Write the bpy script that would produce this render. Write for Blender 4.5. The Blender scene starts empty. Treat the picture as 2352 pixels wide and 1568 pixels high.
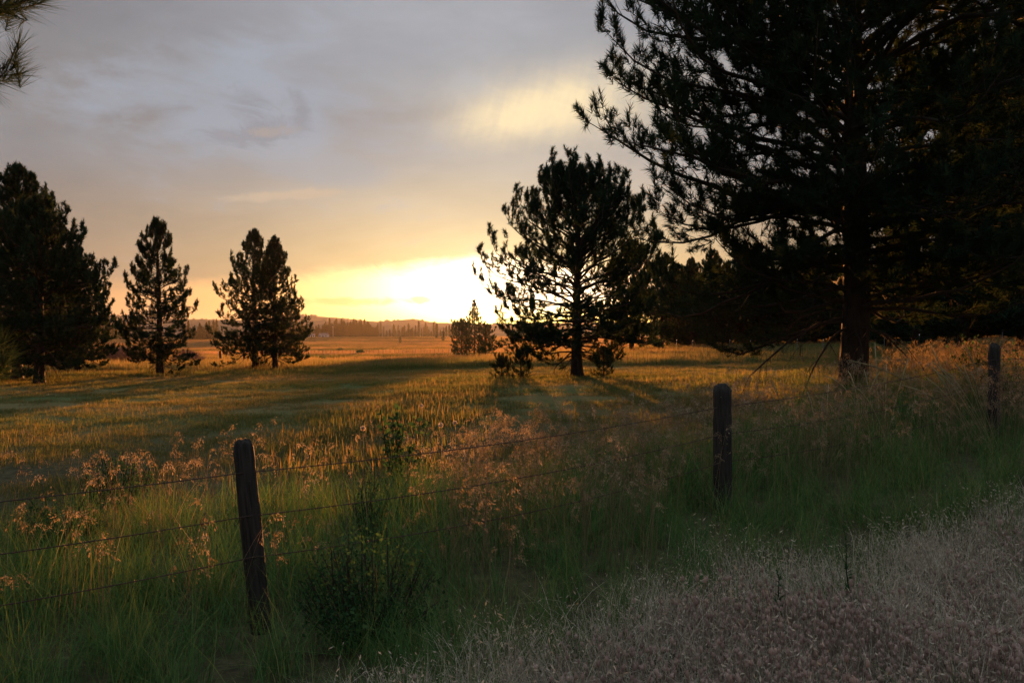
import bpy, math, random
import numpy as np
from mathutils import Vector

random.seed(7)
scene = bpy.context.scene
COL = scene.collection

# ---------------------------------------------------------------- camera
CAM_Z = 2.0
F = 1829.0            # focal length in the pixel units used for the layout notes
CX, HY = 1176.0, 762.0
cam_data = bpy.data.cameras.new('camera')
cam_data.lens = 28.0
cam_data.sensor_width = 36.0
cam_data.clip_start = 0.05
cam_data.clip_end = 20000.0
cam = bpy.data.objects.new('camera', cam_data)
cam.location = (0, 0, CAM_Z)
cam.rotation_euler = (math.radians(90 - 0.69), 0, 0)
COL.objects.link(cam)
scene.camera = cam

# ---------------------------------------------------------------- sky, sun, exposure
SUN_EL = 1.79         # degrees
SUN_AZ = -1.22        # degrees right of the view axis (+Y)

world = bpy.data.worlds.new('World')
scene.world = world
world.use_nodes = True
world.cycles.sampling_method = 'NONE'
wt = world.node_tree
for n in list(wt.nodes):
    wt.nodes.remove(n)


class S:
    """a scalar socket with arithmetic"""
    def __init__(self, nt, sock):
        self.nt, self.s = nt, sock

    def _op(self, op, a, b=None, c=None, clamp=False):
        n = self.nt.nodes.new('ShaderNodeMath')
        n.operation = op
        n.use_clamp = clamp
        for i, v in enumerate((a, b, c)):
            if v is None:
                continue
            if isinstance(v, S):
                self.nt.links.new(v.s, n.inputs[i])
            else:
                n.inputs[i].default_value = v
        return S(self.nt, n.outputs[0])

    def __add__(self, o): return self._op('ADD', self, o)
    __radd__ = __add__
    def __mul__(self, o): return self._op('MULTIPLY', self, o)
    __rmul__ = __mul__
    def __sub__(self, o): return self._op('SUBTRACT', self, o)
    def __rsub__(self, o): return self._op('SUBTRACT', o, self)
    def __truediv__(self, o): return self._op('DIVIDE', self, o)
    def exp(self): return self._op('EXPONENT', self)
    def abs(self): return self._op('ABSOLUTE', self)
    def max(self, o): return self._op('MAXIMUM', self, o)
    def min(self, o): return self._op('MINIMUM', self, o)
    def sat(self): return self._op('ADD', self, 0.0, clamp=True)

    def sstep(self, a, b):
        n = self.nt.nodes.new('ShaderNodeMapRange')
        n.interpolation_type = 'SMOOTHSTEP'
        self.nt.links.new(self.s, n.inputs[0])
        for i, v in ((1, a), (2, b)):
            if isinstance(v, S):
                self.nt.links.new(v.s, n.inputs[i])
            else:
                n.inputs[i].default_value = v
        return S(self.nt, n.outputs[0])


def xyz(nt, *v):
    n = nt.nodes.new('ShaderNodeCombineXYZ')
    for i, a in enumerate(v):
        if isinstance(a, S):
            nt.links.new(a.s, n.inputs[i])
        else:
            n.inputs[i].default_value = a
    return n.outputs[0]


def noise(nt, vec, scale, detail=3.0, rough=0.5, dist=0.0):
    n = nt.nodes.new('ShaderNodeTexNoise')
    n.inputs['Scale'].default_value = scale
    n.inputs['Detail'].default_value = detail
    n.inputs['Roughness'].default_value = rough
    n.inputs['Distortion'].default_value = dist
    if vec is not None:
        nt.links.new(vec, n.inputs['Vector'])
    return S(nt, n.outputs[0])


def cmix(nt, f, a, b, mode='MIX'):
    n = nt.nodes.new('ShaderNodeMix')
    n.data_type = 'RGBA'
    n.blend_type = mode
    n.clamp_factor = False
    if isinstance(f, S):
        nt.links.new(f.s, n.inputs[0])
    else:
        n.inputs[0].default_value = f
    for i, c in ((6, a), (7, b)):
        if isinstance(c, tuple):
            n.inputs[i].default_value = (*c, 1)
        else:
            nt.links.new(c, n.inputs[i])
    return n.outputs[2]


def rgbmul(nt, s, c):
    return xyz(nt, s * c[0], s * c[1], s * c[2])


def build_sky():
    nt = wt
    tc = nt.nodes.new('ShaderNodeTexCoord')
    sep = nt.nodes.new('ShaderNodeSeparateXYZ')
    nt.links.new(tc.outputs['Generated'], sep.inputs[0])
    dx, dy, dz = (S(nt, sep.outputs[i]) for i in range(3))
    el = dz._op('ARCSINE', dz) * 57.2958
    az = dx._op('ARCTAN2', dx, dy) * 57.2958 - SUN_AZ
    aaz = az.abs()
    elp = el.max(0.0)
    # cloud deck seen in perspective
    k = dz.max(0.0) + 0.13
    px, py = dx / k, dy / k
    p = xyz(nt, px, py, 0.0)
    n_big = noise(nt, p, 0.55, 2, 0.5)
    n_mid = noise(nt, xyz(nt, px * 0.8 + 3.1, py * 1.3, 0.4), 1.5, 2, 0.5)
    n_ang = noise(nt, xyz(nt, az * 0.11, el * 0.30, 0.7), 1.0, 5, 0.60, 0.35)
    n_w = noise(nt, xyz(nt, az * 0.36 + el * 0.2, el * 0.62, 4.0), 1.0, 6, 0.68, 1.0)
    n_str = noise(nt, xyz(nt, (az - el * 0.35) * 0.75, el * 0.16, 1.7), 1.0, 3, 0.6)

    def ramp(s, stops):
        n = nt.nodes.new('ShaderNodeValToRGB')
        nt.links.new(s.s, n.inputs[0])
        r = n.color_ramp
        while len(r.elements) < len(stops):
            r.elements.new(0.5)
        for e, (pos, c) in zip(r.elements, stops):
            e.position = pos
            e.color = (*c, 1)
        return n.outputs[0]

    t = (elp / 48.0).sat()
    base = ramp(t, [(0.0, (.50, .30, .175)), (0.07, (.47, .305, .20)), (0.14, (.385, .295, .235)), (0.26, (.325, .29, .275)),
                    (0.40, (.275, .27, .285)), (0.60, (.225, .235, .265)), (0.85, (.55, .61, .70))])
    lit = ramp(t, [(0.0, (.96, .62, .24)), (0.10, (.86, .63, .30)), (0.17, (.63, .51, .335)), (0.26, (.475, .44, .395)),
                   (0.40, (.375, .375, .385)), (0.60, (.29, .305, .34)), (0.85, (.55, .61, .70))])  # last stop of both ramps: sky above the view, brightened for ambient light
    fside = ((az * az) * (-1.0 / (2 * 14.0 * 14.0))).exp()
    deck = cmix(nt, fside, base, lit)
    # thin bluish openings and soft grey-mauve bodies of the deck
    fb = n_big.sstep(0.36, 0.64)
    deck = cmix(nt, (1.0 - fb) * el.sstep(7, 13) * (1.0 - el.sstep(24, 34)) * 0.5, deck, (.34, .37, .425))
    dark = n_mid.sstep(0.38, 0.72) * el.sstep(9, 16) * 0.55
    deck = cmix(nt, dark, deck, cmix(nt, 1.0, deck, (.76, .70, .68), 'MULTIPLY'))
    deck = cmix(nt, 1.0, deck, xyz(nt, *[(n_ang - 0.5) * 0.42 + 1.0] * 3), 'MULTIPLY')

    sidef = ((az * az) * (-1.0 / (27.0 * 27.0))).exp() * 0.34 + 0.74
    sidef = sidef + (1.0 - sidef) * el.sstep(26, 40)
    deck = cmix(nt, 1.0, deck, xyz(nt, sidef, sidef, sidef), 'MULTIPLY')

    def blob(a0, e0, wa, we, tilt=0.0):
        a = az - a0
        e = (el - e0) - a * tilt
        return ((a * a) * (-1.0 / (wa * wa)) + (e * e) * (-1.0 / (we * we))).exp()

    # blue hole with wisps, left of centre
    hole = (blob(-17, 15.0, 10.5, 3.6, 0.05) * 1.1 + (n_ang - 0.5) * 2.2 + (n_w - 0.5) * 0.8).sstep(0.15, 0.95) * 0.68
    deck = cmix(nt, hole, deck, (.36, .405, .48))
    hole2 = (blob(-13, 11.5, 7, 1.6, -0.1) * 1.2 + (n_ang - 0.5)).sstep(0.4, 0.9) * 0.5
    deck = cmix(nt, hole2, deck, (.385, .40, .43))
    wis = ((blob(-16.9, 14.9, 2.6, 2.0, -0.35) + blob(-13.6, 15.3, 0.9, 1.5, -0.9) + blob(-18.0, 12.9, 3.6, 0.8, 0.08)) * 0.9 + (n_w - 0.5) * 2.2).sstep(0.42, 1.1) * 0.5
    deck = cmix(nt, wis, deck, (.25, .245, .265))
    edge = (blob(-16.2, 13.4, 3.4, 0.55, 0.10) + (n_w - 0.5) * 2.4).sstep(0.6, 1.2) * 0.5
    deck = cmix(nt, edge, deck, (.46, .375, .31))
    st = (blob(-14.5, 9.35, 5.5, 0.42, 0.10) + (n_w - 0.5) * 1.5).sstep(0.30, 0.95) * 0.75
    deck = cmix(nt, st, deck, (.60, .47, .34))
    # sunlit veil high above the sun
    veil = blob(5.5, 15.9, 9.5, 3.0, 0.10) * 0.85 + blob(1.6, 15.1, 4.2, 1.5, 0.20) * 0.7
    veil = (veil * (n_str * 0.75 + n_w * 0.65 + 0.10)).sstep(0.0, 1.25)
    deck = cmix(nt, veil, deck, (1.0, .81, .50))

    # open band of clear sky under the deck, brightest round the sun
    gz = (((az - 2.0) * (az - 2.0)) * (-1.0 / (8.8 * 8.8))).exp()
    gw = ((az * az) * (-1.0 / (22.0 * 22.0))).exp()
    low = elp.sstep(0.2, 2.6)
    gap = xyz(nt, gw * 0.55 + 0.42 + gz * 2.4, gw * 0.34 + 0.24 + gz * 2.15, gw * 0.08 + 0.17 + gz * 1.75 * (low * 0.88 + 0.08))
    sky = nt.nodes.new('ShaderNodeTexSky')
    sky.sky_type = 'NISHITA'
    sky.sun_disc = False
    sky.sun_elevation = math.radians(SUN_EL)
    sky.sun_rotation = math.radians(SUN_AZ)
    sky.dust_density = 2.0
    gap = cmix(nt, 0.05, gap, sky.outputs[0], 'ADD')
    bar = ((blob(-10.8, 2.15, 4.2, 0.42) + blob(-5.2, 2.3, 0.8, 0.35, 0.0) * 0.9) + (n_w - 0.5) * 1.5).sstep(0.35, 0.85)
    gap = cmix(nt, bar * 0.9, gap, (.95, .66, .24))
    e_edge = 5.0 - aaz * 0.085 + (n_ang - 0.5) * 1.3 + (n_w - 0.5) * 1.2
    cover = (el - e_edge).sstep(-0.75, 0.75)
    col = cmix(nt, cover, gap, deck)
    # glow round the sun itself, thinner where the deck covers it
    g2 = az * az * 0.55 + (el - SUN_EL) * (el - SUN_EL)
    halo = (g2 * (-1.0 / (2 * 3.2 * 3.2))).exp() * (1.0 - cover * 0.8)
    halo2 = (g2 * (-1.0 / (2 * 6.0 * 6.0))).exp() * 0.16
    col = cmix(nt, 1.0, col, xyz(nt, halo * 1.2 + halo2, halo * 0.9 + halo2 * 0.72, halo * 0.45 + halo2 * 0.30), 'ADD')
    bg = nt.nodes.new('ShaderNodeBackground')
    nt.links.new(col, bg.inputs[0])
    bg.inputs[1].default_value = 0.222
    out = nt.nodes.new('ShaderNodeOutputWorld')
    nt.links.new(bg.outputs[0], out.inputs[0])


build_sky()

sun_data = bpy.data.lights.new('sun', 'SUN')
sun_data.energy = 5.0
sun_data.angle = math.radians(0.55)
sun_data.color = (1.0, 0.37, 0.10)
sun = bpy.data.objects.new('sun', sun_data)
_sd = Vector((math.sin(math.radians(SUN_AZ)) * math.cos(math.radians(SUN_EL)),
              math.cos(math.radians(SUN_AZ)) * math.cos(math.radians(SUN_EL)), math.sin(math.radians(SUN_EL))))
sun.rotation_euler = _sd.to_track_quat('Z', 'Y').to_euler()
sun.location = (0, 0, 30)
COL.objects.link(sun)

scene.view_settings.view_transform = 'Standard'
scene.view_settings.look = 'None'
scene.view_settings.gamma = 1.0
scene.view_settings.exposure = 2.20
scene.view_settings.use_curve_mapping = False
scene.render.engine = 'CYCLES'
cy = scene.cycles
cy.max_bounces = 4
cy.diffuse_bounces = 3
cy.use_light_tree = False
cy.glossy_bounces = 1
cy.transmission_bounces = 3
cy.volume_bounces = 0
cy.transparent_max_bounces = 4
cy.use_denoising = True
cy.use_adaptive_sampling = True
cy.adaptive_threshold = 0.012
cy.adaptive_min_samples = 48
cy.caustics_reflective = False
cy.caustics_refractive = False

# ---------------------------------------------------------------- helpers
def at(X, d):
    """lateral world x of layout column X at forward distance d"""
    return (X - CX) / F * d


def vhash(ix, iy, seed):
    h = (ix.astype(np.int64) * 374761393 + iy.astype(np.int64) * 668265263 + seed * 1442695041) & 0x7fffffff
    h = ((h ^ (h >> 13)) * 1274126177) & 0x7fffffff
    return ((h ^ (h >> 16)) & 0xffff) / 65535.0


def vnoise(x, y, seed=0):
    x = np.asarray(x, float); y = np.asarray(y, float)
    ix, iy = np.floor(x), np.floor(y)
    fx, fy = x - ix, y - iy
    fx = fx * fx * (3 - 2 * fx); fy = fy * fy * (3 - 2 * fy)
    a = vhash(ix, iy, seed); b = vhash(ix + 1, iy, seed)
    c = vhash(ix, iy + 1, seed); d = vhash(ix + 1, iy + 1, seed)
    return (a * (1 - fx) + b * fx) * (1 - fy) + (c * (1 - fx) + d * fx) * fy


def fbm(x, y, seed=0, o=3):
    s, a = 0.0, 0.5
    for i in range(o):
        s = s + a * vnoise(x * 2 ** i, y * 2 ** i, seed + i * 17)
        a *= 0.5
    return s / (1 - 0.5 ** o)


# ground level measured from the photograph: column, row, forward distance
GCP = np.array([
    (590, 1448, 5.2), (1655, 1183, 7.6), (2285, 1048, 9.9), (1960, 938, 15.0), (0, 1640, 4.0), (1176, 1640, 4.0),
    (2300, 1560, 3.9), (1700, 1560, 4.2), (0, 1180, 8.5), (600, 1085, 11.0), (1176, 1050, 12.0), (400, 975, 18),
    (1000, 930, 20), (1500, 900, 24), (2150, 878, 17), (2340, 900, 14), (1325, 856, 35), (585, 850, 52),
    (640, 852, 50), (365, 860, 45), (85, 876, 36), (45, 868, 39), (178, 848, 48), (1000, 852, 45),
    (249, 838, 75), (471, 836, 90), (700, 834, 105), (1000, 832, 170), (1090, 816, 205), (900, 822, 240), (650, 816, 250),
    (300, 812, 250), (900, 795, 450), (300, 795, 450), (900, 774, 800), (300, 774, 800), (1150, 774, 800), (1250, 802, 200),
    (1700, 823, 70), (1480, 828, 85), (1930, 819, 66), (1600, 790, 115), (1800, 787, 115), (2150, 776, 110),
    (2215, 797, 45), (2345, 802, 45), (1450, 838, 50), (1800, 775, 800), (2300, 772, 800), (100, 850, 60),
    (900, 767, 1700), (200, 767, 1700), (1800, 767, 1700)])
_gu = (GCP[:, 0] - CX) / F
_gl = np.log(GCP[:, 2])
_gz = CAM_Z - (GCP[:, 1] - HY) / F * GCP[:, 2]


def ground(x, y):
    x = np.asarray(x, float); y = np.asarray(y, float)
    shp = np.broadcast(x, y).shape
    d = np.maximum(np.broadcast_to(y, shp), 3.2).ravel()
    u = np.clip(np.broadcast_to(x, shp).ravel() / d, -0.85, 0.85)
    l = np.log(d)
    out = np.empty(len(d))
    for i in range(0, len(d), 20000):
        q = slice(i, i + 20000)
        w = np.exp(-0.5 * (((u[q, None] - _gu) / 0.16) ** 2 + ((l[q, None] - _gl) / 0.30) ** 2)) + 1e-9
        out[q] = (w * _gz).sum(1) / w.sum(1)
    return out.reshape(shp) if shp else float(out[0])


def mesh_from(name, verts, tris=None, quads=None, attrs=None, smooth=False, mats=(), matidx=None):
    me = bpy.data.meshes.new(name)
    verts = np.asarray(verts, np.float32).reshape(-1, 3)
    tris = np.zeros((0, 3), np.int32) if tris is None else np.asarray(tris, np.int32).reshape(-1, 3)
    quads = np.zeros((0, 4), np.int32) if quads is None else np.asarray(quads, np.int32).reshape(-1, 4)
    nt_, nq = len(tris), len(quads)
    me.vertices.add(len(verts))
    me.vertices.foreach_set('co', verts.ravel())
    me.loops.add(nt_ * 3 + nq * 4)
    me.loops.foreach_set('vertex_index', np.concatenate([tris.ravel(), quads.ravel()]).astype(np.int32))
    me.polygons.add(nt_ + nq)
    me.polygons.foreach_set('loop_start', np.concatenate([np.arange(nt_) * 3, nt_ * 3 + np.arange(nq) * 4]).astype(np.int32))
    if smooth:
        me.polygons.foreach_set('use_smooth', np.ones(nt_ + nq, bool))
    for m in mats:
        me.materials.append(m)
    if matidx is not None:
        me.polygons.foreach_set('material_index', np.asarray(matidx, np.int32))
    for k, v in (attrs or {}).items():
        a = me.attributes.new(k, 'FLOAT', 'POINT')
        a.data.foreach_set('value', np.asarray(v, np.float32))
    me.update(calc_edges=True)
    return me


class Acc:
    """collects tris/quads with a per-vertex tint"""
    def __init__(self):
        self.v, self.t, self.q, self.a, self.n = [], [], [], [], 0

    def add(self, v, t=None, q=None, tint=0.5):
        v = np.asarray(v, float).reshape(-1, 3)
        if t is not None and len(t):
            self.t.append(np.asarray(t, int).reshape(-1, 3) + self.n)
        if q is not None and len(q):
            self.q.append(np.asarray(q, int).reshape(-1, 4) + self.n)
        self.v.append(v)
        self.a.append(np.broadcast_to(np.asarray(tint, float), (len(v),)))
        self.n += len(v)

    def mesh(self, name, mat, smooth=False):
        v = np.concatenate(self.v) if self.v else np.zeros((0, 3))
        t = np.concatenate(self.t) if self.t else None
        q = np.concatenate(self.q) if self.q else None
        return mesh_from(name, v, t, q, {'tint': np.concatenate(self.a)} if self.a else None, smooth, (mat,))

    def tube(self, pts, rad, sides=6, tint=0.5, cap=True):
        pts = np.asarray(pts, float); rad = np.asarray(rad, float)
        n = len(pts)
        tan = np.gradient(pts, axis=0)
        tan /= np.linalg.norm(tan, axis=1, keepdims=True) + 1e-12
        ref = np.array([0.31, 0.95, 0.05]) if abs(tan[:, 1]).mean() < 0.8 else np.array([1.0, 0.1, 0.0])
        a = np.cross(tan, ref); a /= np.linalg.norm(a, axis=1, keepdims=True) + 1e-12
        b = np.cross(tan, a)
        th = np.arange(sides) * 2 * np.pi / sides
        ring = pts[:, None] + rad[:, None, None] * (a[:, None] * np.cos(th)[None, :, None] + b[:, None] * np.sin(th)[None, :, None])
        i, j = np.meshgrid(np.arange(n - 1), np.arange(sides), indexing='ij')
        j2 = (j + 1) % sides
        q = np.stack([i * sides + j, i * sides + j2, (i + 1) * sides + j2, (i + 1) * sides + j], -1).reshape(-1, 4)
        v = ring.reshape(-1, 3)
        t = None
        if cap:
            v = np.vstack([v, pts[-1:]])
            c = n * sides
            t = [((n - 1) * sides + k, (n - 1) * sides + (k + 1) % sides, c) for k in range(sides)]
        self.add(v, t, q, tint)

    def segs(self, p0, p1, r0, r1, tint=0.5):
        """many straight three-sided twigs at once"""
        p0 = np.asarray(p0, float); p1 = np.asarray(p1, float)
        n = len(p0)
        if n == 0:
            return
        d = p1 - p0
        d /= np.linalg.norm(d, axis=1, keepdims=True) + 1e-9
        ref = np.where(np.abs(d[:, 2:3]) < 0.9, np.array([[0, 0, 1.0]]), np.array([[1.0, 0, 0]]))
        a = np.cross(d, ref); a /= np.linalg.norm(a, axis=1, keepdims=True)
        b = np.cross(d, a)
        th = np.arange(3) * 2 * np.pi / 3
        o = a[:, None] * np.cos(th)[None, :, None] + b[:, None] * np.sin(th)[None, :, None]
        r0 = np.broadcast_to(r0, (n,)); r1 = np.broadcast_to(r1, (n,))
        v = np.concatenate([p0[:, None] + o * r0[:, None, None], p1[:, None] + o * r1[:, None, None]], 1)
        f = np.array([[0, 1, 4, 3], [1, 2, 5, 4], [2, 0, 3, 5]])
        q = (np.arange(n)[:, None, None] * 6 + f).reshape(-1, 4)
        self.add(v.reshape(-1, 3), None, q, tint)


def obj(name, me, parent=None, loc=(0, 0, 0), rot=(0, 0, 0), scale=(1, 1, 1)):
    o = bpy.data.objects.new(name, me)
    COL.objects.link(o)
    o.location = loc; o.rotation_euler = rot; o.scale = scale
    if parent is not None:
        o.parent = parent
    return o


def tag(o, label=None, cat=None, group=None, kind=None):
    if label: o['label'] = label
    if cat: o['category'] = cat
    if group: o['group'] = group
    if kind: o['kind'] = kind
    return o


def empty(name, loc, rz=0.0, scale=1.0):
    o = bpy.data.objects.new(name, None)
    COL.objects.link(o)
    o.location = loc
    o.rotation_euler = (0, 0, rz)
    o.scale = (scale,) * 3
    o.empty_display_size = 0.3
    return o


# ---------------------------------------------------------------- materials
def new_mat(name):
    m = bpy.data.materials.new(name)
    m.use_nodes = True
    for n in list(m.node_tree.nodes):
        m.node_tree.nodes.remove(n)
    return m, m.node_tree


def ramp_node(nt, s, stops):
    n = nt.nodes.new('ShaderNodeValToRGB')
    nt.links.new(s.s, n.inputs[0])
    r = n.color_ramp
    while len(r.elements) < len(stops):
        r.elements.new(0.5)
    for e, (pos, c) in zip(r.elements, stops):
        e.position = pos
        e.color = (*c, 1)
    return n.outputs[0]


def leaf_mat(name, stops, trans=0.45, w_tint=0.6, w_rand=0.2, w_loc=0.0, loc_scale=(0.2, 0.2), off=0.0, tcol=None):
    m, nt = new_mat(name)
    at_ = nt.nodes.new('ShaderNodeAttribute'); at_.attribute_name = 'tint'
    oi = nt.nodes.new('ShaderNodeObjectInfo')
    v = S(nt, at_.outputs['Fac']) * w_tint + S(nt, oi.outputs['Random']) * w_rand + off
    if w_loc:
        sp = nt.nodes.new('ShaderNodeSeparateXYZ')
        nt.links.new(oi.outputs['Location'], sp.inputs[0])
        nz = noise(nt, xyz(nt, S(nt, sp.outputs[0]) * loc_scale[0], S(nt, sp.outputs[1]) * loc_scale[1], 0.0), 1.0, 3, 0.55)
        v = v + (nz - 0.5) * w_loc
    c = ramp_node(nt, v, stops)
    di = nt.nodes.new('ShaderNodeBsdfDiffuse')
    tr = nt.nodes.new('ShaderNodeBsdfTranslucent')
    nt.links.new(c, di.inputs[0])
    ct = cmix(nt, 1.0, c, tcol, 'MULTIPLY') if tcol else c
    nt.links.new(ct, tr.inputs[0])
    mx = nt.nodes.new('ShaderNodeMixShader'); mx.inputs[0].default_value = trans
    nt.links.new(di.outputs[0], mx.inputs[1]); nt.links.new(tr.outputs[0], mx.inputs[2])
    out = nt.nodes.new('ShaderNodeOutputMaterial')
    nt.links.new(mx.outputs[0], out.inputs[0])
    return m


def rough_mat(name, c0, c1, scale=(6, 6, 1.2), nscale=3.0, bump=0.4, bdist=0.01, rough=0.9, spots=None, detail=6):
    m, nt = new_mat(name)
    tc = nt.nodes.new('ShaderNodeTexCoord')
    mp = nt.nodes.new('ShaderNodeMapping')
    mp.inputs['Scale'].default_value = scale
    nt.links.new(tc.outputs['Object'], mp.inputs[0])
    n1 = noise(nt, mp.outputs[0], nscale, detail, 0.62)
    c = ramp_node(nt, n1, [(0.3, c0), (0.72, c1)])
    if spots:
        n2 = noise(nt, tc.outputs['Object'], spots[0], 2, 0.5)
        c = cmix(nt, n2.sstep(spots[1], spots[1] + 0.05), c, spots[2])
    p = nt.nodes.new('ShaderNodeBsdfPrincipled')
    nt.links.new(c, p.inputs['Base Color'])
    p.inputs['Roughness'].default_value = rough
    p.inputs['Specular IOR Level'].default_value = 0.2
    b = nt.nodes.new('ShaderNodeBump')
    b.inputs['Strength'].default_value = bump
    b.inputs['Distance'].default_value = bdist
    nt.links.new(n1.s, b.inputs['Height'])
    nt.links.new(b.outputs[0], p.inputs['Normal'])
    out = nt.nodes.new('ShaderNodeOutputMaterial')
    nt.links.new(p.outputs[0], out.inputs[0])
    return m


M_BARK = rough_mat('pine_bark', (.014, .012, .011), (.052, .041, .034), (7, 7, 1.6), 2.2, 1.0, 0.03)
M_TWIG = rough_mat('twig_bark', (.022, .018, .015), (.06, .048, .038), (9, 9, 9), 3.0, 0.3, 0.004)
M_NEEDLE = leaf_mat('pine_needles', [(0.0, (.012, .028, .021)), (0.5, (.020, .042, .027)), (1.0, (.040, .060, .030))], 0.30, 0.7, 0.3,
                    tcol=(1.25, 1.0, 0.6))
M_NEEDLE_FAR = leaf_mat('far_pine_foliage', [(0.0, (.018, .034, .020)), (1.0, (.050, .062, .030))], 0.30, 0.7, 0.3)
M_POST = rough_mat('weathered_post', (.010, .010, .010), (.055, .051, .047), (22, 22, 1.6), 2.4, 0.9, 0.02, 0.9,
                   spots=(26, 0.70, (.17, .20, .10)))
M_WIRE = rough_mat('rusty_wire', (.030, .020, .016), (.075, .050, .038), (60, 60, 60), 4.0, 0.2, 0.001, 0.6)
M_TPOST = rough_mat('steel_post', (.05, .055, .05), (.10, .10, .095), (8, 8, 8), 3.0, 0.1, 0.001, 0.6)
M_TPOST_TIP = rough_mat('painted_tip', (.55, .55, .52), (.70, .70, .68), (8, 8, 8), 3.0, 0.1, 0.001, 0.6)
M_BLADE = leaf_mat('green_blades', [(0.0, (.040, .115, .042)), (0.45, (.075, .170, .048)), (0.78, (.17, .21, .070)), (1.0, (.36, .29, .16))],
                   0.25, 0.75, 0.15, 0.6, (0.35, 0.35), 0.0, tcol=(1.1, 1.0, 0.75))
M_HEAD = leaf_mat('brome_heads', [(0.0, (.15, .115, .07)), (0.5, (.265, .205, .13)), (1.0, (.42, .345, .24))], 0.28, 0.75, 0.25, tcol=(1.0, .95, .75))
M_FIELD = leaf_mat('field_grass', [(0.0, (.057, .100, .034)), (0.35, (.105, .125, .046)), (0.65, (.215, .165, .078)), (1.0, (.36, .245, .13))],
                   0.50, 0.55, 0.10, 1.1, (0.045, 0.17), 0.0, tcol=(1.15, 1.0, 0.75))
M_FAR = leaf_mat('far_field_grass', [(0.0, (.055, .085, .024)), (0.30, (.10, .11, .035)), (0.48, (.24, .175, .085)), (1.0, (.36, .23, .13))],
                 0.50, 0.35, 0.15, 2.4, (0.006, 0.026), 0.22, tcol=(1.15, 1.0, 0.75))
M_DRY = leaf_mat('dry_shoulder_grass', [(0.0, (.22, .19, .135)), (0.5, (.43, .38, .285)), (1.0, (.63, .57, .45))], 0.35, 0.75, 0.25)
M_CLOVER = leaf_mat('clover_heads', [(0.0, (.26, .19, .155)), (0.5, (.47, .355, .30)), (1.0, (.64, .53, .46))], 0.35, 0.7, 0.3)
M_LEAF = leaf_mat('shrub_leaves', [(0.0, (.018, .048, .022)), (0.6, (.035, .085, .032)), (1.0, (.075, .12, .045))], 0.35, 0.8, 0.2)
M_PALE = leaf_mat('pale_stalks', [(0.0, (.26, .25, .14)), (1.0, (.45, .42, .26))], 0.35, 0.7, 0.3)
M_FLUFF = leaf_mat('seed_fluff', [(0.0, (.45, .38, .30)), (1.0, (.65, .58, .48))], 0.5, 0.7, 0.3)
M_BRUSH = rough_mat('red_brush', (.10, .055, .050), (.20, .11, .10), (4, 4, 4), 3.0, 0.1, 0.001)
M_WALL = rough_mat('white_siding', (.42, .46, .54), (.60, .62, .68), (1, 1, 1), 2.0, 0.05, 0.001, 0.7)
M_ROOF = rough_mat('grey_roof', (.12, .12, .14), (.22, .22, .24), (2, 2, 2), 2.0, 0.05, 0.001, 0.8)
M_GLASS = rough_mat('dark_window', (.02, .025, .03), (.04, .045, .05), (1, 1, 1), 2.0, 0.0, 0.001, 0.2)

# ---------------------------------------------------------------- ground and hills
def ground_material():
    m, nt = new_mat('earth_and_thatch')
    g = nt.nodes.new('ShaderNodeNewGeometry')
    sp = nt.nodes.new('ShaderNodeSeparateXYZ')
    nt.links.new(g.outputs['Position'], sp.inputs[0])
    x, y = S(nt, sp.outputs[0]), S(nt, sp.outputs[1])
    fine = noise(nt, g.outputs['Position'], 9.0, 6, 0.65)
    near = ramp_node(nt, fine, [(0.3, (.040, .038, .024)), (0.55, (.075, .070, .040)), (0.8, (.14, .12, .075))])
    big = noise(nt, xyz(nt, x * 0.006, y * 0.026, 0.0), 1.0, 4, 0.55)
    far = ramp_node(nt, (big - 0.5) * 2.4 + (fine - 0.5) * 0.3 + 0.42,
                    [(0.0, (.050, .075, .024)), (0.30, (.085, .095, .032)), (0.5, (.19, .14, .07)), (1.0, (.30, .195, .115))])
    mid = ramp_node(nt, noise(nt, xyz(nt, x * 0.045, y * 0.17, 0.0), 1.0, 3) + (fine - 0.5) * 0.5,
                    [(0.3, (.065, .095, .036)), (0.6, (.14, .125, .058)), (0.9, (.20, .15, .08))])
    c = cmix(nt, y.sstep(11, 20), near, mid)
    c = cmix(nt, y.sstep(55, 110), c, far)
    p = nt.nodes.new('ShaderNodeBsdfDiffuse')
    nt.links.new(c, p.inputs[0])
    b = nt.nodes.new('ShaderNodeBump')
    b.inputs['Strength'].default_value = 0.7
    b.inputs['Distance'].default_value = 0.05
    nt.links.new(fine.s, b.inputs['Height'])
    nt.links.new(b.outputs[0], p.inputs['Normal'])
    out = nt.nodes.new('ShaderNodeOutputMaterial')
    nt.links.new(p.outputs[0], out.inputs[0])
    return m


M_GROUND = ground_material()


def build_ground():
    s = np.linspace(-7.6, 7.6, 231)
    gx = 4.0 * np.sinh(s)
    gx = gx / gx.max() * 2600
    ty = np.linspace(0, 1, 260)
    gy = -60 + 62 * np.minimum(ty / 0.12, 1) + np.where(ty > 0.12, 6 * (np.exp((ty - 0.12) / 0.88 * 6.3) - 1) / (math.exp(6.3) - 1) * 400, 0)
    X, Y = np.meshgrid(gx, gy, indexing='xy')
    Z = ground(X, Y) + (fbm(X * 0.5, Y * 0.5, 3) - 0.5) * 0.10
    nx, ny = len(gx), len(gy)
    i, j = np.meshgrid(np.arange(ny - 1), np.arange(nx - 1), indexing='ij')
    q = np.stack([i * nx + j, i * nx + j + 1, (i + 1) * nx + j + 1, (i + 1) * nx + j], -1).reshape(-1, 4)
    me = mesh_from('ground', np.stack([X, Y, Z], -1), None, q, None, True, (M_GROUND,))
    tag(obj('ground', me), 'dry grassy field rolling away to the foot of the hills', 'field', kind='structure')


build_ground()

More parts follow.
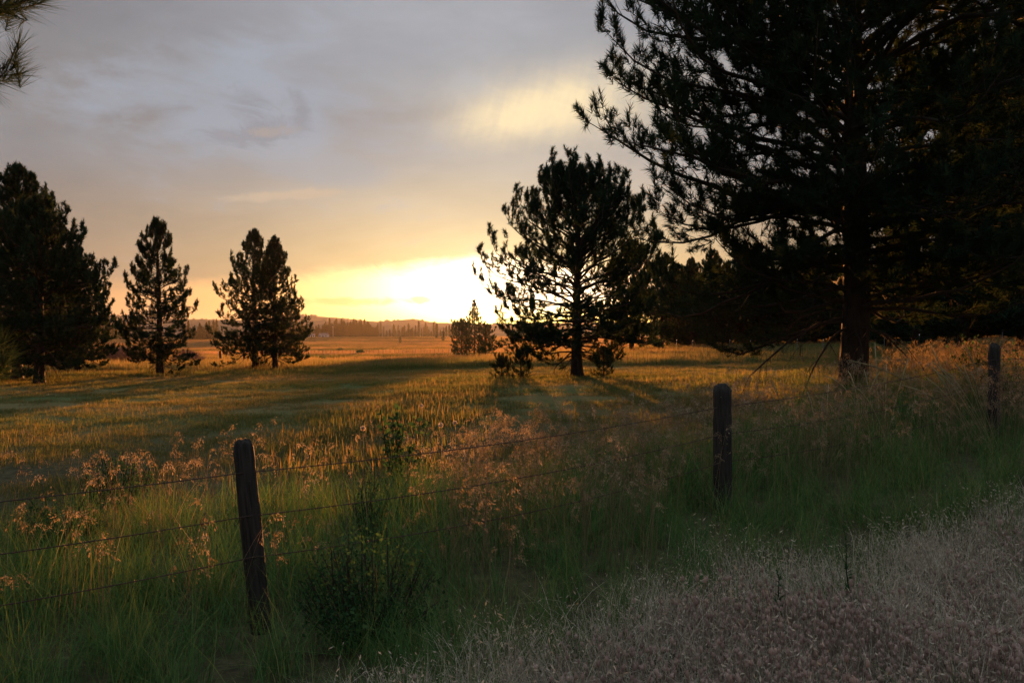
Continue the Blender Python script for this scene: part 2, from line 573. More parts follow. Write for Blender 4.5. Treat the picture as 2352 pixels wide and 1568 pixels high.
M_HILL = rough_mat('wooded_hillside', (.030, .036, .022), (.10, .085, .05), (.02, .02, .02), 1.0, 0.2, 1.0)


def build_hills(name, prof, d0, dpk, d1, seed, label):
    us = np.linspace(-1.0, 1.0, 900)
    X = CX + us * F
    top = np.interp(X, [p[0] for p in prof], [HY - p[1] for p in prof]) / F
    ds = np.array([d0, d0 + (dpk - d0) * 0.35, d0 + (dpk - d0) * 0.7, d0 + (dpk - d0) * 0.9, dpk, dpk + (d1 - dpk) * 0.4, d1])
    fr = np.array([0.0, 0.28, 0.66, 0.9, 1.0, 0.75, 0.0])
    U, D = np.meshgrid(us, ds, indexing='xy')
    base = ground(U * D, D)
    h = (top[None] * dpk + CAM_Z - base) * fr[:, None]
    rough = (fbm(X / 60, X * 0, seed, 4) - 0.5) * 5 + np.where(vnoise(X / 5, X * 0 + 3, seed + 5) > 0.6, vnoise(X / 2.2, X * 0, seed + 9), 0) * 4.0
    h = h + rough[None] * (fr[:, None] ** 2)
    Z = base - 1.0 + h
    nx, ny = len(us), len(ds)
    i, j = np.meshgrid(np.arange(ny - 1), np.arange(nx - 1), indexing='ij')
    q = np.stack([i * nx + j, i * nx + j + 1, (i + 1) * nx + j + 1, (i + 1) * nx + j], -1).reshape(-1, 4)
    me = mesh_from(name, np.stack([U * D, D, Z], -1), None, q, None, True, (M_HILL,))
    tag(obj(name, me), label, 'hills', kind='structure')


build_hills('hills', [(-700, 735), (100, 727), (240, 724), (300, 723), (430, 731), (600, 737), (690, 723), (730, 725), (800, 731), (870, 738),
                      (940, 733), (960, 733), (1000, 739), (1060, 743), (1200, 742), (1500, 738), (2000, 740), (3000, 740)],
            1450, 1850, 2200, 11, 'low hazy wooded hills along the horizon')
build_hills('hills', [(-700, 748), (200, 742), (420, 745), (640, 741), (720, 733), (820, 739), (900, 745), (1050, 749), (1300, 748), (2000, 748), (3000, 748)],
            1150, 1350, 1500, 29, 'darker nearer ridge in front of the hazy hills')


# ---------------------------------------------------------------- pines
def needles(P, D, nlen, K, w, rng, brush=0.14, tint=None):
    """star-shaped needle tufts: K thin triangles each"""
    n = len(P)
    D = D / (np.linalg.norm(D, axis=1, keepdims=True) + 1e-9)
    ref = np.where(np.abs(D[:, 2:3]) < 0.9, np.array([[0, 0, 1.0]]), np.array([[1.0, 0, 0]]))
    A = np.cross(D, ref); A /= np.linalg.norm(A, axis=1, keepdims=True)
    B = np.cross(D, A)
    u = rng.random((n, K))
    th = np.radians(12 + 42 * u + rng.normal(0, 14, (n, K)))
    ph = rng.random((n, K)) * 2 * np.pi
    sz = rng.uniform(0.7, 1.1, (n, 1)) * nlen
    d = D[:, None] * np.cos(th)[..., None] + (A[:, None] * np.cos(ph)[..., None] + B[:, None] * np.sin(ph)[..., None]) * np.sin(th)[..., None]
    d[..., 2] -= 0.08
    base = P[:, None] - D[:, None] * (u * brush * (nlen / 0.18))[..., None]
    ln = (sz * rng.uniform(0.7, 1.1, (n, K)))[..., None]
    rv = rng.normal(size=(n, K, 3))
    side = np.cross(d, rv); side /= np.linalg.norm(side, axis=2, keepdims=True) + 1e-9
    side *= w * 0.5
    v = np.stack([base - side, base + side, base + d * ln], 2).reshape(-1, 3)
    t = np.arange(n * K * 3).reshape(-1, 3)
    tt = np.repeat(rng.random(n) if tint is None else tint, K * 3)
    return v, t, tt


def rotz(v, a):
    c, s = math.cos(a), math.sin(a)
    return np.array([v[0] * c - v[1] * s, v[0] * s + v[1] * c, v[2]])


def pine(seed, H, hb, prof, tr, nprim=80, sec=0.28, ter=0.2, nlen=0.18, K=36, nw=0.004, e_lo=-4, e_hi=58, bare=0.12,
         rfun=None, extra=(), inner=0.3, ns=8, pw=1.0, deadn=6, wobble=1.0, thin_above=None):
    rng = np.random.default_rng(seed)
    trunk, br = Acc(), Acc()
    zz = np.concatenate([[-0.3, 0.0, 0.15, 0.45], np.linspace(1.0, H, 16)])
    wob = np.stack([0.05 * np.sin(zz * 0.55 + seed), 0.05 * np.cos(zz * 0.43 + seed * 2), zz], 1)
    f = np.clip(zz / H, 0, 1)
    rad = tr * ((1 - f) ** 0.85) + 0.018
    rad *= 1 + 0.35 * np.exp(-np.maximum(zz, 0) / 0.28)
    trunk.tube(wob, rad, 14)
    # buttressed, uneven bark
    tv = trunk.v[0]
    ang = np.arctan2(tv[:, 1], tv[:, 0])
    k = 1 + 0.05 * np.sin(ang * 5 + tv[:, 2] * 1.3 + seed) + 0.04 * np.sin(ang * 3 - tv[:, 2] * 2.1)
    tv[:, 0] *= k; tv[:, 1] *= k
    TP, TD = [], []
    s0, s1, sr0, sr1 = [], [], [], []

    def seg(a, b, ra, rb):
        s0.append(a); s1.append(b); sr0.append(ra); sr1.append(rb)

    def twig(p, az, el, L, dead=False, droop=0.0):
        """a secondary branch with tertiary twigs and tufts"""
        n = 4
        q = p.copy()
        r = 0.005 + 0.004 * L
        step = L / n
        for k_ in range(n):
            e = el + (0.16 * k_ if not dead else -0.30 * k_ * droop)
            d = np.array([math.cos(az) * math.cos(e), math.sin(az) * math.cos(e), math.sin(e)])
            q2 = q + d * step
            seg(q, q2, r * (1 - k_ / n * 0.7), r * (1 - (k_ + 1) / n * 0.7))
            if k_ >= 1 or L < 0.5:
                m = max(1, int(round(step / ter + rng.uniform(-0.3, 0.3))))
                for _ in range(m):
                    b0 = q + (q2 - q) * rng.random()
                    a2 = az + rng.choice((-1, 1)) * rng.uniform(0.5, 1.1)
                    e2 = e + rng.uniform(-0.35, 0.55) if not dead else e - rng.uniform(0.0, 0.9)
                    l2 = rng.uniform(0.10, 0.26)
                    d2 = np.array([math.cos(a2) * math.cos(e2), math.sin(a2) * math.cos(e2), math.sin(e2)])
                    b1 = b0 + d2 * l2
                    seg(b0, b1, 0.005, 0.0035)
                    if not dead:
                        TP.append(b1); TD.append(d2 + rng.normal(0, 0.32, 3) + np.array([0, 0, 0.12]))
                        if l2 > 0.15:
                            TP.append(b0 + d2 * l2 * 0.5 + rng.normal(0, 0.03, 3)); TD.append(d2 + rng.normal(0, 0.5, 3) + np.array([0, 0, 0.2]))
            az += rng.normal(0, 0.12)
            q = q2
        if not dead:
            TP.append(q); TD.append(d + np.array([0, 0, 0.3]))

    def limb(p0, az, e0, L, t, r0, dead=False, dens=1.0, curl=None):
        n = ns
        pts = [np.array(p0, float)]
        step = L / n
        a = az
        els = []
        for k_ in range(n):
            s = (k_ + 0.5) / n
            if dead:
                e = e0 - 0.9 * s
            elif curl is not None:
                e = e0 + curl * s
            elif t < 0.08:
                e = e0 - 0.30 * math.sin(math.pi * min(1, s * 1.2)) + 0.55 * s * s
            else:
                e = e0 - 0.60 * math.sin(math.pi * min(1, s * 0.9)) + 0.75 * s ** 3
            a += rng.normal(0, 0.12) * wobble
            e += rng.normal(0, 0.09) * wobble
            els.append((a, e))
            pts.append(pts[-1] + step * np.array([math.cos(a) * math.cos(e), math.sin(a) * math.cos(e), math.sin(e)]))
        pts = np.array(pts)
        rr = r0 * (1 - np.linspace(0, 1, n + 1)) ** 0.8 + 0.006
        br.tube(pts, rr, 5)
        spacing = sec / dens
        m = max(2, int(L * (1 - inner) / spacing))
        for q in range(m):
            s = inner + (1 - inner) * (q + rng.random()) / m
            kk = min(int(s * n), n - 1)
            fr = s * n - kk
            p = pts[kk] * (1 - fr) + pts[kk + 1] * fr
            a, e = els[kk]
            sd = 1 if q % 2 else -1
            L2 = (0.40 * L * (1.12 - s) + 0.20) * rng.uniform(0.6, 1.35)
            twig(p, a + sd * rng.uniform(0.5, 1.05), e + rng.uniform(-0.1, 0.45), min(L2, 1.5), dead, rng.uniform(0.3, 1.2))
        a, e = els[-1]
        twig(pts[-1], a, e + 0.1, 0.3, dead)

    for i in range(nprim):
        t = ((i + rng.random()) / nprim) ** pw
        h = hb + (H - hb) * t
        az = i * 2.39996 + rng.normal(0, 0.3)
        r = np.interp(t, [p[0] for p in prof], [p[1] for p in prof])
        if rfun:
            r *= rfun(t, az)
        e0 = math.radians(e_lo + (e_hi - e_lo) * min(1, t / 0.7) ** 0.6 + rng.normal(0, 9))
        e0 += 0.26 * max(0.0, (t - 0.8) / 0.2)
        L = max(0.12, r * rng.uniform(0.62, 1.10) / max(0.62, math.cos(e0)))
        rt = np.interp(h, zz, rad)
        dead = t < 0.10 and rng.random() < bare
        limb((wob[0, 0] * 0 + np.interp(h, zz, wob[:, 0]), np.interp(h, zz, wob[:, 1]), h), az, e0, L * (0.6 if dead else 1), t, min(rt * 0.40, 0.010 + 0.0085 * L), dead)
    for i in range(deadn):
        h = hb * rng.uniform(0.75, 1.15)
        limb((0, 0, h), rng.random() * 6.28, rng.uniform(-0.2, 0.2), rng.uniform(0.25, 0.5) * prof[0][1], 0.0, 0.02, True)
    for (p0, az, e0, L, t, r0, dead, dens, curl) in extra:
        limb(p0, az, e0, L, t, r0, dead, dens, curl)
    # leader
    for q in range(10):
        h = H - 0.09 * q
        a = rng.random() * 6.28
        TP.append(np.array([0.10 * math.cos(a) * q / 8, 0.10 * math.sin(a) * q / 8, h + 0.05])); TD.append(np.array([math.cos(a) * 0.5, math.sin(a) * 0.5, 1.0]))
    br.segs(np.array(s0), np.array(s1), np.array(sr0), np.array(sr1))
    TP = np.array(TP); TD = np.array(TD)
    if thin_above:                      # sparser needles high above the picture
        kp = (TP[:, 2] < thin_above) | (rng.random(len(TP)) < 0.4)
        TP, TD = TP[kp], TD[kp]
    v, t, tt = needles(TP, TD, nlen, K, nw, rng)
    cr = Acc(); cr.add(v, t, None, tt)
    nm = 'pine'
    print('PINE', seed, len(TP), len(TP) * K)
    return (trunk.mesh(nm + '_trunk', M_BARK, True), br.mesh(nm + '_branches', M_TWIG), cr.mesh(nm + '_crown', M_NEEDLE), len(TP))


def plant_pine(meshes, x, y, label, group=None, rz=0.0, scale=1.0, sz=None, name='pine_tree'):
    r = empty(name, (x, y, ground(x, y) - 0.02), rz, scale)
    if sz:
        r.scale = (scale, scale, sz)
    tag(r, label, 'pine tree', group)
    obj('trunk', meshes[0], r); obj('branches', meshes[1], r); obj('crown', meshes[2], r)
    return r


# big pine on the right, just behind the fence
BIG_D = 15.0
big_prof = [(0, 3.5), (0.08, 4.3), (0.3, 4.6), (0.5, 4.3), (0.7, 3.6), (0.88, 2.2), (1, 0.4)]
Wd = math.pi
big = pine(101, 14.0, 1.6, big_prof, 0.245, 205, 0.245, 0.20, 0.20, 29, 0.0140, 0, 48, 0.06, inner=0.10, thin_above=8.8, deadn=5,
           extra=[((0, 0, 3.5), Wd - 0.1, 0.05, 5.4, 0.5, 0.07, False, 1.2, 0.45),
                  ((0, 0, 3.5), Wd + 0.25, 0.12, 4.9, 0.5, 0.06, False, 1.1, 0.05),
                  ((0, 0, 4.6), Wd + 0.1, 0.5, 4.6, 0.5, 0.06, False, 0.9, 0.15),
                  ((0, 0, 5.4), Wd - 0.2, 0.65, 4.3, 0.5, 0.06, False, 0.9, 0.1),
                  ((0, 0, 2.75), -1.6, 0.02, 3.2, 0.5, 0.05, False, 1.3, -0.1), ((0, 0, 2.6), -2.2, 0.0, 3.1, 0.5, 0.05, False, 1.3, -0.1),
                  ((0, 0, 2.6), -1.0, 0.0, 3.1, 0.5, 0.05, False, 1.3, -0.1), ((0, 0, 3.0), -1.8, 0.05, 3.4, 0.5, 0.05, False, 1.3, 0.0),
                  ((0, 0, 3.3), -1.25, 0.1, 3.4, 0.5, 0.05, False, 1.3, 0.0),
                  ((0, 0, 4.0), Wd + 0.2, 0.45, 5.0, 0.5, 0.06, False, 1.0, -0.1), ((0, 0, 5.0), Wd + 0.0, 0.42, 5.3, 0.5, 0.06, False, 1.0, 0.0),
                  ((0, 0, 5.7), Wd - 0.15, 0.45, 5.1, 0.5, 0.06, False, 1.0, 0.0), ((0, 0, 5.3), Wd + 0.5, 0.5, 4.9, 0.5, 0.06, False, 1.0, 0.0),
                  ((0, 0, 4.4), Wd - 0.35, 0.4, 4.9, 0.5, 0.06, False, 1.0, 0.0), ((0, 0, 3.3), Wd + 0.4, 0.3, 4.8, 0.5, 0.06, False, 1.0, 0.0),
                  ((0, 0, 1.55), Wd + 0.15, -0.15, 2.6, 0.0, 0.03, True, 0.6, None),
                  ((0, 0, 1.5), Wd + 0.6, -0.25, 2.0, 0.0, 0.025, True, 0.6, None),
                  ((0, 0, 1.5), 0.2, -0.2, 1.6, 0.0, 0.025, True, 0.6, None)])
plant_pine(big, at(1958, BIG_D), BIG_D, 'huge dark pine filling the right side, its thick trunk just behind the wire fence')

# tall pine beyond the right edge whose crown merges with the big one
rn = pine(102, 15.0, 1.9, [(0, 3.2), (0.1, 4.6), (0.4, 5.0), (0.7, 3.9), (1, 0.4)], 0.26, 150, 0.28, 0.21, 0.21, 18, 0.022, -4, 48, 0.1, inner=0.14, thin_above=9.6)
plant_pine(rn, at(2520, 16.5), 16.5, 'dark pine at the right edge, only the left half of its crown in view')

# pine reaching in from the left edge
ln = pine(103, 9.5, 1.0, [(0, 1.6), (0.2, 2.2), (0.6, 2.0), (1, 0.3)], 0.16, 46, 0.30, 0.20, 0.19, 84, 0.0034, 0, 55, 0.0, deadn=0, ns=8,
          wobble=0.15,
          extra=[((0, 0, 3.18), 0.0, 0.10, 3.38, 0.5, 0.03, False, 0.8, 0.10), ((0, 0, 2.98), 0.05, 0.08, 3.14, 0.5, 0.03, False, 0.8, 0.08),
                 ((0, 0, 1.30), 0.0, 0.0, 3.12, 0.5, 0.03, False, 1.0, 0.22)])
plant_pine(ln, -6.3, 4.6, 'near pine out of frame at left, its needle sprays poking into the left edge')

# centre pine in front of the sun
def centre_r(t, az):
    c = math.cos(az)
    return 1.0 + (0.15 if c < 0 and t < 0.35 else 0.0)
ce = pine(104, 8.4, 0.85, [(0, 2.8), (0.10, 3.3), (0.3, 3.35), (0.5, 3.0), (0.68, 2.35), (0.82, 1.65), (0.92, 1.05), (1, 0.4)], 0.23, 170, 0.27, 0.22, 0.21, 27, 0.0200,
          -8, 58, 0.25, rfun=centre_r, deadn=12, inner=0.26,
          extra=[((0, 0, 2.0), 2.9, -0.10, 4.2, 0.2, 0.05, False, 1.0, -0.20), ((0, 0, 1.6), 3.3, -0.15, 3.6, 0.2, 0.05, False, 0.9, -0.3), ((0, 0, 1.7), 0.05, 0.0, 3.8, 0.2, 0.05, False, 1.4, -0.1), ((0, 0, 2.4), -0.12, 0.05, 3.7, 0.2, 0.05, False, 1.4, 0.0), ((0, 0, 3.1), 0.2, 0.08, 3.6, 0.2, 0.05, False, 1.3, 0.0), ((0, 0, 2.1), 0.25, 0.0, 3.7, 0.2, 0.05, False, 1.4, 0.0), ((0, 0, 2.6), 3.1, 0.1, 3.9, 0.2, 0.05, False, 1.2, 0.2)])
plant_pine(ce, at(1327, 35), 35, 'rounded pine standing alone in front of the setting sun')

sap = pine(131, 2.1, 0.12, [(0, 0.9), (0.3, 1.05), (0.7, 0.7), (1, 0.2)], 0.05, 30, 0.22, 0.2, 0.24, 18, 0.013, 0, 45, 0.0, inner=0.15, deadn=2)
for X, d, sc_, lab in ((1152, 34.0, 0.42, 'small pine bush at the far left foot of the rounded centre pine'), (1196, 32.8, 0.52, 'low dark pine bush just left of the centre pine trunk'),
                       (1386, 33.2, 0.5, 'low round pine bush right of the centre pine trunk')):
    plant_pine(sap, at(X, d), d, lab, 'low pines round the centre tree', rz=X, scale=sc_, name='pine_sapling')

# left hand pines
la = pine(105, 10.0, 1.0, [(0, 2.6), (0.1, 3.2), (0.35, 2.75), (0.55, 2.0), (0.75, 1.25), (0.88, 0.75), (0.95, 0.45), (1, 0.2)], 0.22, 180, 0.28, 0.24, 0.22, 18, 0.031, -10, 46, 0.15, inner=0.12)
lb = pine(106, 7.8, 0.9, [(0, 2.3), (0.15, 3.0), (0.45, 2.5), (0.75, 1.4), (1, 0.3)], 0.19, 150, 0.28, 0.24, 0.22, 17, 0.031, -10, 46, 0.15, inner=0.12)
plant_pine(la, at(42, 39), 39, 'tallest dark pine at the left edge with a blunt bushy top')
plant_pine(lb, at(92, 36), 36, 'dark pine with a bare lower trunk in front of the tall left pine', rz=1.0)
plant_pine(lb, at(176, 48), 48, 'smaller pine at the right of the dark left cluster', rz=3.5, scale=0.86)
# single and twin pines
si = pine(107, 8.35, 0.7, [(0, 1.7), (0.10, 2.1), (0.3, 1.95), (0.42, 1.65), (0.62, 1.1), (0.82, 0.65), (0.94, 0.35), (1, 0.15)], 0.19, 150, 0.25, 0.22, 0.19, 19, 0.027,
          -14, 46, 0.3, inner=0.22, deadn=8,
          extra=[((0.05, 0, 7.1), 0.3, 1.25, 1.3, 0.9, 0.03, False, 1.6, 0.15)])
plant_pine(si, at(365, 45), 45, 'slim lone pine with a double top in the orange grass')
ta = pine(108, 8.8, 0.85, [(0, 2.3), (0.12, 3.0), (0.3, 2.6), (0.5, 1.8), (0.75, 0.95), (0.9, 0.45), (1, 0.1)], 0.20, 150, 0.27, 0.23, 0.19, 19, 0.027, -12, 46, 0.3, inner=0.2, deadn=12)
tb = pine(109, 8.2, 0.85, [(0, 1.9), (0.12, 2.5), (0.3, 2.1), (0.5, 1.4), (0.75, 0.75), (0.9, 0.38), (1, 0.1)], 0.16, 138, 0.27, 0.23, 0.19, 19, 0.027, -12, 46, 0.3, inner=0.2, deadn=12)
plant_pine(ta, at(585, 52), 52, 'taller broad pine of the close pair left of the sunlit sky', 'paired pines')
plant_pine(tb, at(631, 51), 51, 'shorter pine of the close pair, nearest the sunlit gap', 'paired pines')

# pines between the centre tree and the forest, and the small ones by the sun
ra = pine(110, 7.6, 1.35, [(0, 2.2), (0.15, 2.8), (0.4, 2.4), (0.7, 1.5), (1, 0.3)], 0.17, 110, 0.30, 0.24, 0.25, 17, 0.036, -10, 46, 0.1, inner=0.1)
plant_pine(ra, at(1452, 86), 86, 'dark bushy pine touching the right side of the rounded centre pine', 'pines behind the centre tree', scale=1.5)
plant_pine(ra, at(1520, 94), 94, 'dark pine with a pointed top between centre tree and forest', 'pines behind the centre tree', rz=2.1, scale=1.4)
sa = pine(111, 14.0, 1.0, [(0, 2.6), (0.2, 3.4), (0.45, 2.6), (0.65, 1.5), (0.8, 0.8), (1, 0.25)], 0.24, 90, 0.36, 0.30, 0.36, 11, 0.068, -8, 50, 0.0, inner=0.1)
sb = pine(112, 8.6, 0.4, [(0, 2.6), (0.2, 3.5), (0.5, 3.2), (0.8, 1.9), (1, 0.5)], 0.20, 80, 0.36, 0.30, 0.36, 11, 0.068, -8, 50, 0.0, inner=0.1)
plant_pine(sa, at(1090, 205), 205, 'spire-topped pine glowing orange right below the sun')
plant_pine(sb, at(1060, 200), 200, 'squat round pine left of the spire-topped pine below the sun', scale=1.0)
plant_pine(sb, at(1116, 208), 208, 'round pine half hidden behind the left skirt of the centre tree', rz=2.0, scale=0.88)

# forest edge beyond the right hand field
fv = [pine(120 + i, h, 0.9, [(0, 2.6), (0.15, 3.4), (0.45, 2.8), (0.75, 1.6), (1, 0.3)], 0.22, 120, 0.40, 0.32, 0.38, 11, 0.075, -10, 44, 0.05, inner=0.1, ns=6)
      for i, h in enumerate((12.0, 10.5, 13.5))]
rng = np.random.default_rng(5)
fr_x = []
for row, (d0, n) in enumerate(((104, 17), (112, 15), (122, 14))):
    for i in range(n):
        X = 1545 + (2460 - 1545) * (i + 0.5 * (row % 2) + rng.uniform(-0.25, 0.25)) / n
        d = d0 + rng.uniform(-3, 3)
        plant_pine(fv[(i * 2 + row) % 3], at(X, d), d, 'dark pine in the forest edge beyond the pale grass at right', 'forest edge pines',
                   rz=rng.random() * 6.28, scale=rng.uniform(0.82, 1.12))
# stems standing under the crowns at the right
plant_pine(fv[2], at(2215, 45), 45, 'straight dark pine trunk standing left of the third fence post', scale=1.35, rz=1.0)
plant_pine(fv[2], at(2350, 44), 44, 'dark pine trunk cut by the right edge of the picture', scale=1.4, rz=2.5)
plant_pine(fv[0], at(2105, 62), 62, 'thin pine standing in shade between the big trunk and its right neighbour', scale=1.2, rz=4.0)

# far tree line across the valley
def far_tree(seed, H, prof, hb=0.6):
    rg = np.random.default_rng(seed)
    a = Acc()
    a.tube([[0, 0, -1], [0, 0, H * 0.5], [0, 0, H * 0.97]], [0.30, 0.2, 0.04], 5, 0.1)
    n = 210
    t = (np.arange(n) + rg.random(n)) / n
    az = np.arange(n) * 2.39996 + rg.normal(0, .3, n)
    r = np.interp(t, [p[0] for p in prof], [p[1] for p in prof]) * rg.uniform(0.55, 1.05, n)
    P = np.stack([np.cos(az) * r, np.sin(az) * r, hb + (H - hb) * t], 1)
    D = np.stack([np.cos(az), np.sin(az), 0.2 + t * 1.2], 1)
    v, tr, tt = needles(P, D, 1.15, 9, 0.32, rg, 0.4)
    a.add(v, tr, None, tt)
    return a.mesh('far_pine', M_NEEDLE_FAR)


fars = [far_tree(1, 15, [(0, 1.8), (.2, 2.6), (.5, 2.0), (.8, 1.0), (1, .1)]), far_tree(2, 13, [(0, 2.0), (.3, 3.0), (.6, 2.6), (.9, 1.2), (1, .4)]),
        far_tree(3, 18, [(0, 1.6), (.2, 2.5), (.5, 2.0), (.8, 1.2), (1, .1)]), far_tree(4, 10, [(0, 1.8), (.3, 2.4), (.7, 1.4), (1, .1)])]


def far_pine(X, d, k, s, label, group):
    x = at(X, d)
    o = obj('far_pine_tree', fars[k], None, (x, d, ground(x, d) - 0.1), (0, 0, rng.random() * 6.28), (s, s, s * rng.uniform(0.92, 1.1)))
    tag(o, label, 'pine tree', group)
    return o


L_WOOD = 'dark pine in the dense far wood behind the white farm buildings'
for row in range(3):
    for X in np.arange(700, 868, 5.2):
        far_pine(X + rng.uniform(-2, 2), 830 + row * 22 + rng.uniform(-8, 8), rng.integers(0, 3), rng.uniform(0.85, 1.12) * (0.72 if X < 745 else (0.8 if X > 850 else 1.0)),
                 L_WOOD, 'dense far wood')
L_LEFT = 'dark pine in the far wood seen between the left hand pines'
for row in range(2):
    for X in list(np.arange(228, 300, 8.0)) + list(np.arange(425, 500, 6.0)) + list(np.arange(640, 700, 8)):
        far_pine(X + rng.uniform(-2, 2), 640 + row * 25 + rng.uniform(-8, 8), rng.integers(0, 4), rng.uniform(0.7, 1.0), L_LEFT, 'far wood behind the left pines')
L_ROW = 'small hazy pine in the thin far row below the orange hills'
for X in np.concatenate([np.arange(876, 905, 7), np.arange(905, 985, 4.2), np.arange(985, 1050, 6.5)]):
    far_pine(X + rng.uniform(-2, 2), 880 + rng.uniform(-30, 60), rng.choice([0, 0, 2, 3]), rng.uniform(0.65, 1.0), L_ROW, 'thin far row of pines')
far_pine(1018, 560, 1, 0.62, 'bushy pine standing in the far field just left of the sun', None)
far_pine(919, 500, 1, 0.36, 'small round bush-like pine alone in the middle of the far field', None)
far_pine(1002, 700, 0, 0.8, 'slim pine behind the bushy far field pine', None)


# ---------------------------------------------------------------- wire fence
FP1, FP2, FP3 = (at(597, 5.2), 5.2), (at(1661, 7.6), 7.6), (at(2285, 9.9), 9.9)
fdir = np.array([FP3[0] - FP1[0], FP3[1] - FP1[1]]); flen = np.linalg.norm(fdir); fdir /= flen
FP0 = (FP1[0] - fdir[0] * 4.4, FP1[1] - fdir[1] * 4.4)
FP4 = (FP3[0] + fdir[0] * 4.5, FP3[1] + fdir[1] * 4.5)
FN = np.array([-fdir[1], fdir[0]])


def post_mesh(seed, h, w, flat=0.0):
    rg = np.random.default_rng(seed)
    ns = 20
    zs = np.concatenate([[-0.35], np.linspace(0, h - 0.07, 22), [h - 0.045, h - 0.02, h - 0.004]])
    th = np.arange(ns) * 2 * np.pi / ns
    prof = 1 + 0.07 * np.sin(th * 2 + seed) + 0.05 * np.sin(th * 3 + seed * 2) + rg.normal(0, 0.03, ns)
    groove = np.zeros(ns); groove[rg.integers(0, ns, 6)] = -0.13
    vs = []
    for z in zs:
        k = 1.0
        if z > h - 0.06:
            k = {0: 0.90, 1: 0.72, 2: 0.42}[int(np.searchsorted([h - 0.03, h - 0.01], z))]
        r = w * 0.5 * (prof + groove * (0.4 + 0.6 * math.sin(z * 5 + seed) ** 2)) * k * (1 + 0.03 * math.sin(z * 7 + seed))
        r = r * (1 + rg.normal(0, 0.02, ns))
        x, y = np.cos(th) * r, np.sin(th) * r * 0.86
        if flat:
            y = np.maximum(y, -w * 0.5 * flat)
        vs.append(np.stack([x, y, np.full(ns, z) + (rg.normal(0, 0.008, ns) if z > h - 0.08 else 0)], 1))
    v = np.concatenate(vs + [np.array([[0, 0, h]])])
    n = len(zs)
    i, j = np.meshgrid(np.arange(n - 1), np.arange(ns), indexing='ij')
    q = np.stack([i * ns + j, i * ns + (j + 1) % ns, (i + 1) * ns + (j + 1) % ns, (i + 1) * ns + j], -1).reshape(-1, 4)
    t = [((n - 1) * ns + k, (n - 1) * ns + (k + 1) % ns, n * ns) for k in range(ns)]
    return mesh_from('fence_post', v, t, q, None, False, (M_POST,))


fence = empty('barbed_wire_fence', (*FP1, ground(*FP1)))
tag(fence, 'old barbed wire fence on weathered round wooden posts crossing the tall grass', 'fence')
posts = [(FP0, 1.24, 0.15, (0.02, 0.03), None), (FP1, 1.25, 0.138, (0.0, -0.088), 'weathered grey post leaning left, lichen spotted, nearest to the camera'),
         (FP2, 1.25, 0.185, (0.02, -0.035), 'thick dark wooden post in the middle of the fence'),
         (FP3, 1.24, 0.150, (0.0, -0.03), 'dark wooden post at the right end of the visible fence'), (FP4, 1.24, 0.15, (0, 0.02), None)]
fo = np.array(fence.location)
tops = []
for i, (p, h, w, tilt, lab) in enumerate(posts):
    z = ground(*p)
    o = obj('fence_post', post_mesh(40 + i, h, w, 0.62 if i == 1 else 0.0), fence, (p[0] - fo[0], p[1] - fo[1], z - fo[2]), (tilt[0], tilt[1], 0.3 * i))
    if lab:
        o['label'] = lab
    tops.append((p, z, tilt))
for wi, hh in enumerate((1.035, 0.765, 0.50)):
    w = Acc()
    pts = []
    for i in range(4):
        (p, z, tl), (p2, z2, tl2) = tops[i], tops[i + 1]
        a = np.array([p[0] + math.sin(tl[1]) * hh, p[1] - 0.075, z + hh + 0.012 * math.sin(i * 3 + wi)]) - fo
        b = np.array([p2[0] + math.sin(tl2[1]) * hh, p2[1] - 0.075, z2 + hh + 0.012 * math.sin(i * 3 + 3 + wi)]) - fo
        for s in np.linspace(0, 1, 24, endpoint=False):
            q = a * (1 - s) + b * s
            q[2] -= (0.05 + 0.02 * wi) * 4 * s * (1 - s)
            pts.append(q)
    pts.append(b)
    pts = np.array(pts)
    w.tube(pts, np.full(len(pts), 0.0036), 5)
    wo = obj('wire', w.mesh('wire', M_WIRE), fence)
    wo['label'] = ('top', 'middle', 'bottom')[wi] + ' strand of rusty barbed wire'
    # barbs
    cum = np.concatenate([[0], np.cumsum(np.linalg.norm(np.diff(pts, axis=0), axis=1))])
    bs = np.arange(0.05, cum[-1], 0.125)
    c = np.stack([np.interp(bs, cum, pts[:, k]) for k in range(3)], 1)
    rg = np.random.default_rng(wi)
    dv = rg.normal(size=(len(c), 3)); dv /= np.linalg.norm(dv, axis=1, keepdims=True)
    dv2 = rg.normal(size=(len(c), 3)); dv2 /= np.linalg.norm(dv2, axis=1, keepdims=True)
    bb = Acc()
    bb.segs(c - dv * 0.013, c + dv * 0.013, 0.0016, 0.0012)
    bb.segs(c - dv2 * 0.013, c + dv2 * 0.013, 0.0016, 0.0012)
    tg = np.array([fdir[0], fdir[1], 0.0])
    bb.segs(c - tg * 0.009, c + tg * 0.009, 0.0044, 0.0044)
    tag(obj('barbs', bb.mesh('barbs', M_WIRE), wo), kind='stuff')


# steel post fence beyond the field, and the older fences across the valley
def tpost_mesh(h, w, tip=True):
    v = []
    q = []
    def box(x0, x1, y0, y1, z0, z1):
        b = len(v)
        v.extend([(x0, y0, z0), (x1, y0, z0), (x1, y1, z0), (x0, y1, z0), (x0, y0, z1), (x1, y0, z1), (x1, y1, z1), (x0, y1, z1)])
        for f in ((0, 1, 5, 4), (1, 2, 6, 5), (2, 3, 7, 6), (3, 0, 4, 7), (4, 5, 6, 7)):
            q.append([b + k for k in f])
    box(-w / 2, w / 2, -0.006, 0.006, -0.3, h)
    box(-0.006, 0.006, 0.007, w * 0.9, -0.3, h - 0.004)
    n = len(q)
    if tip:
        box(-w / 2 - .004, w / 2 + .004, -0.011, 0.011, h - 0.10, h + 0.003)
    mi = [0] * n + [1] * (len(q) - n)
    return mesh_from('steel_post', v, None, q, None, False, (M_TPOST, M_TPOST_TIP), mi)


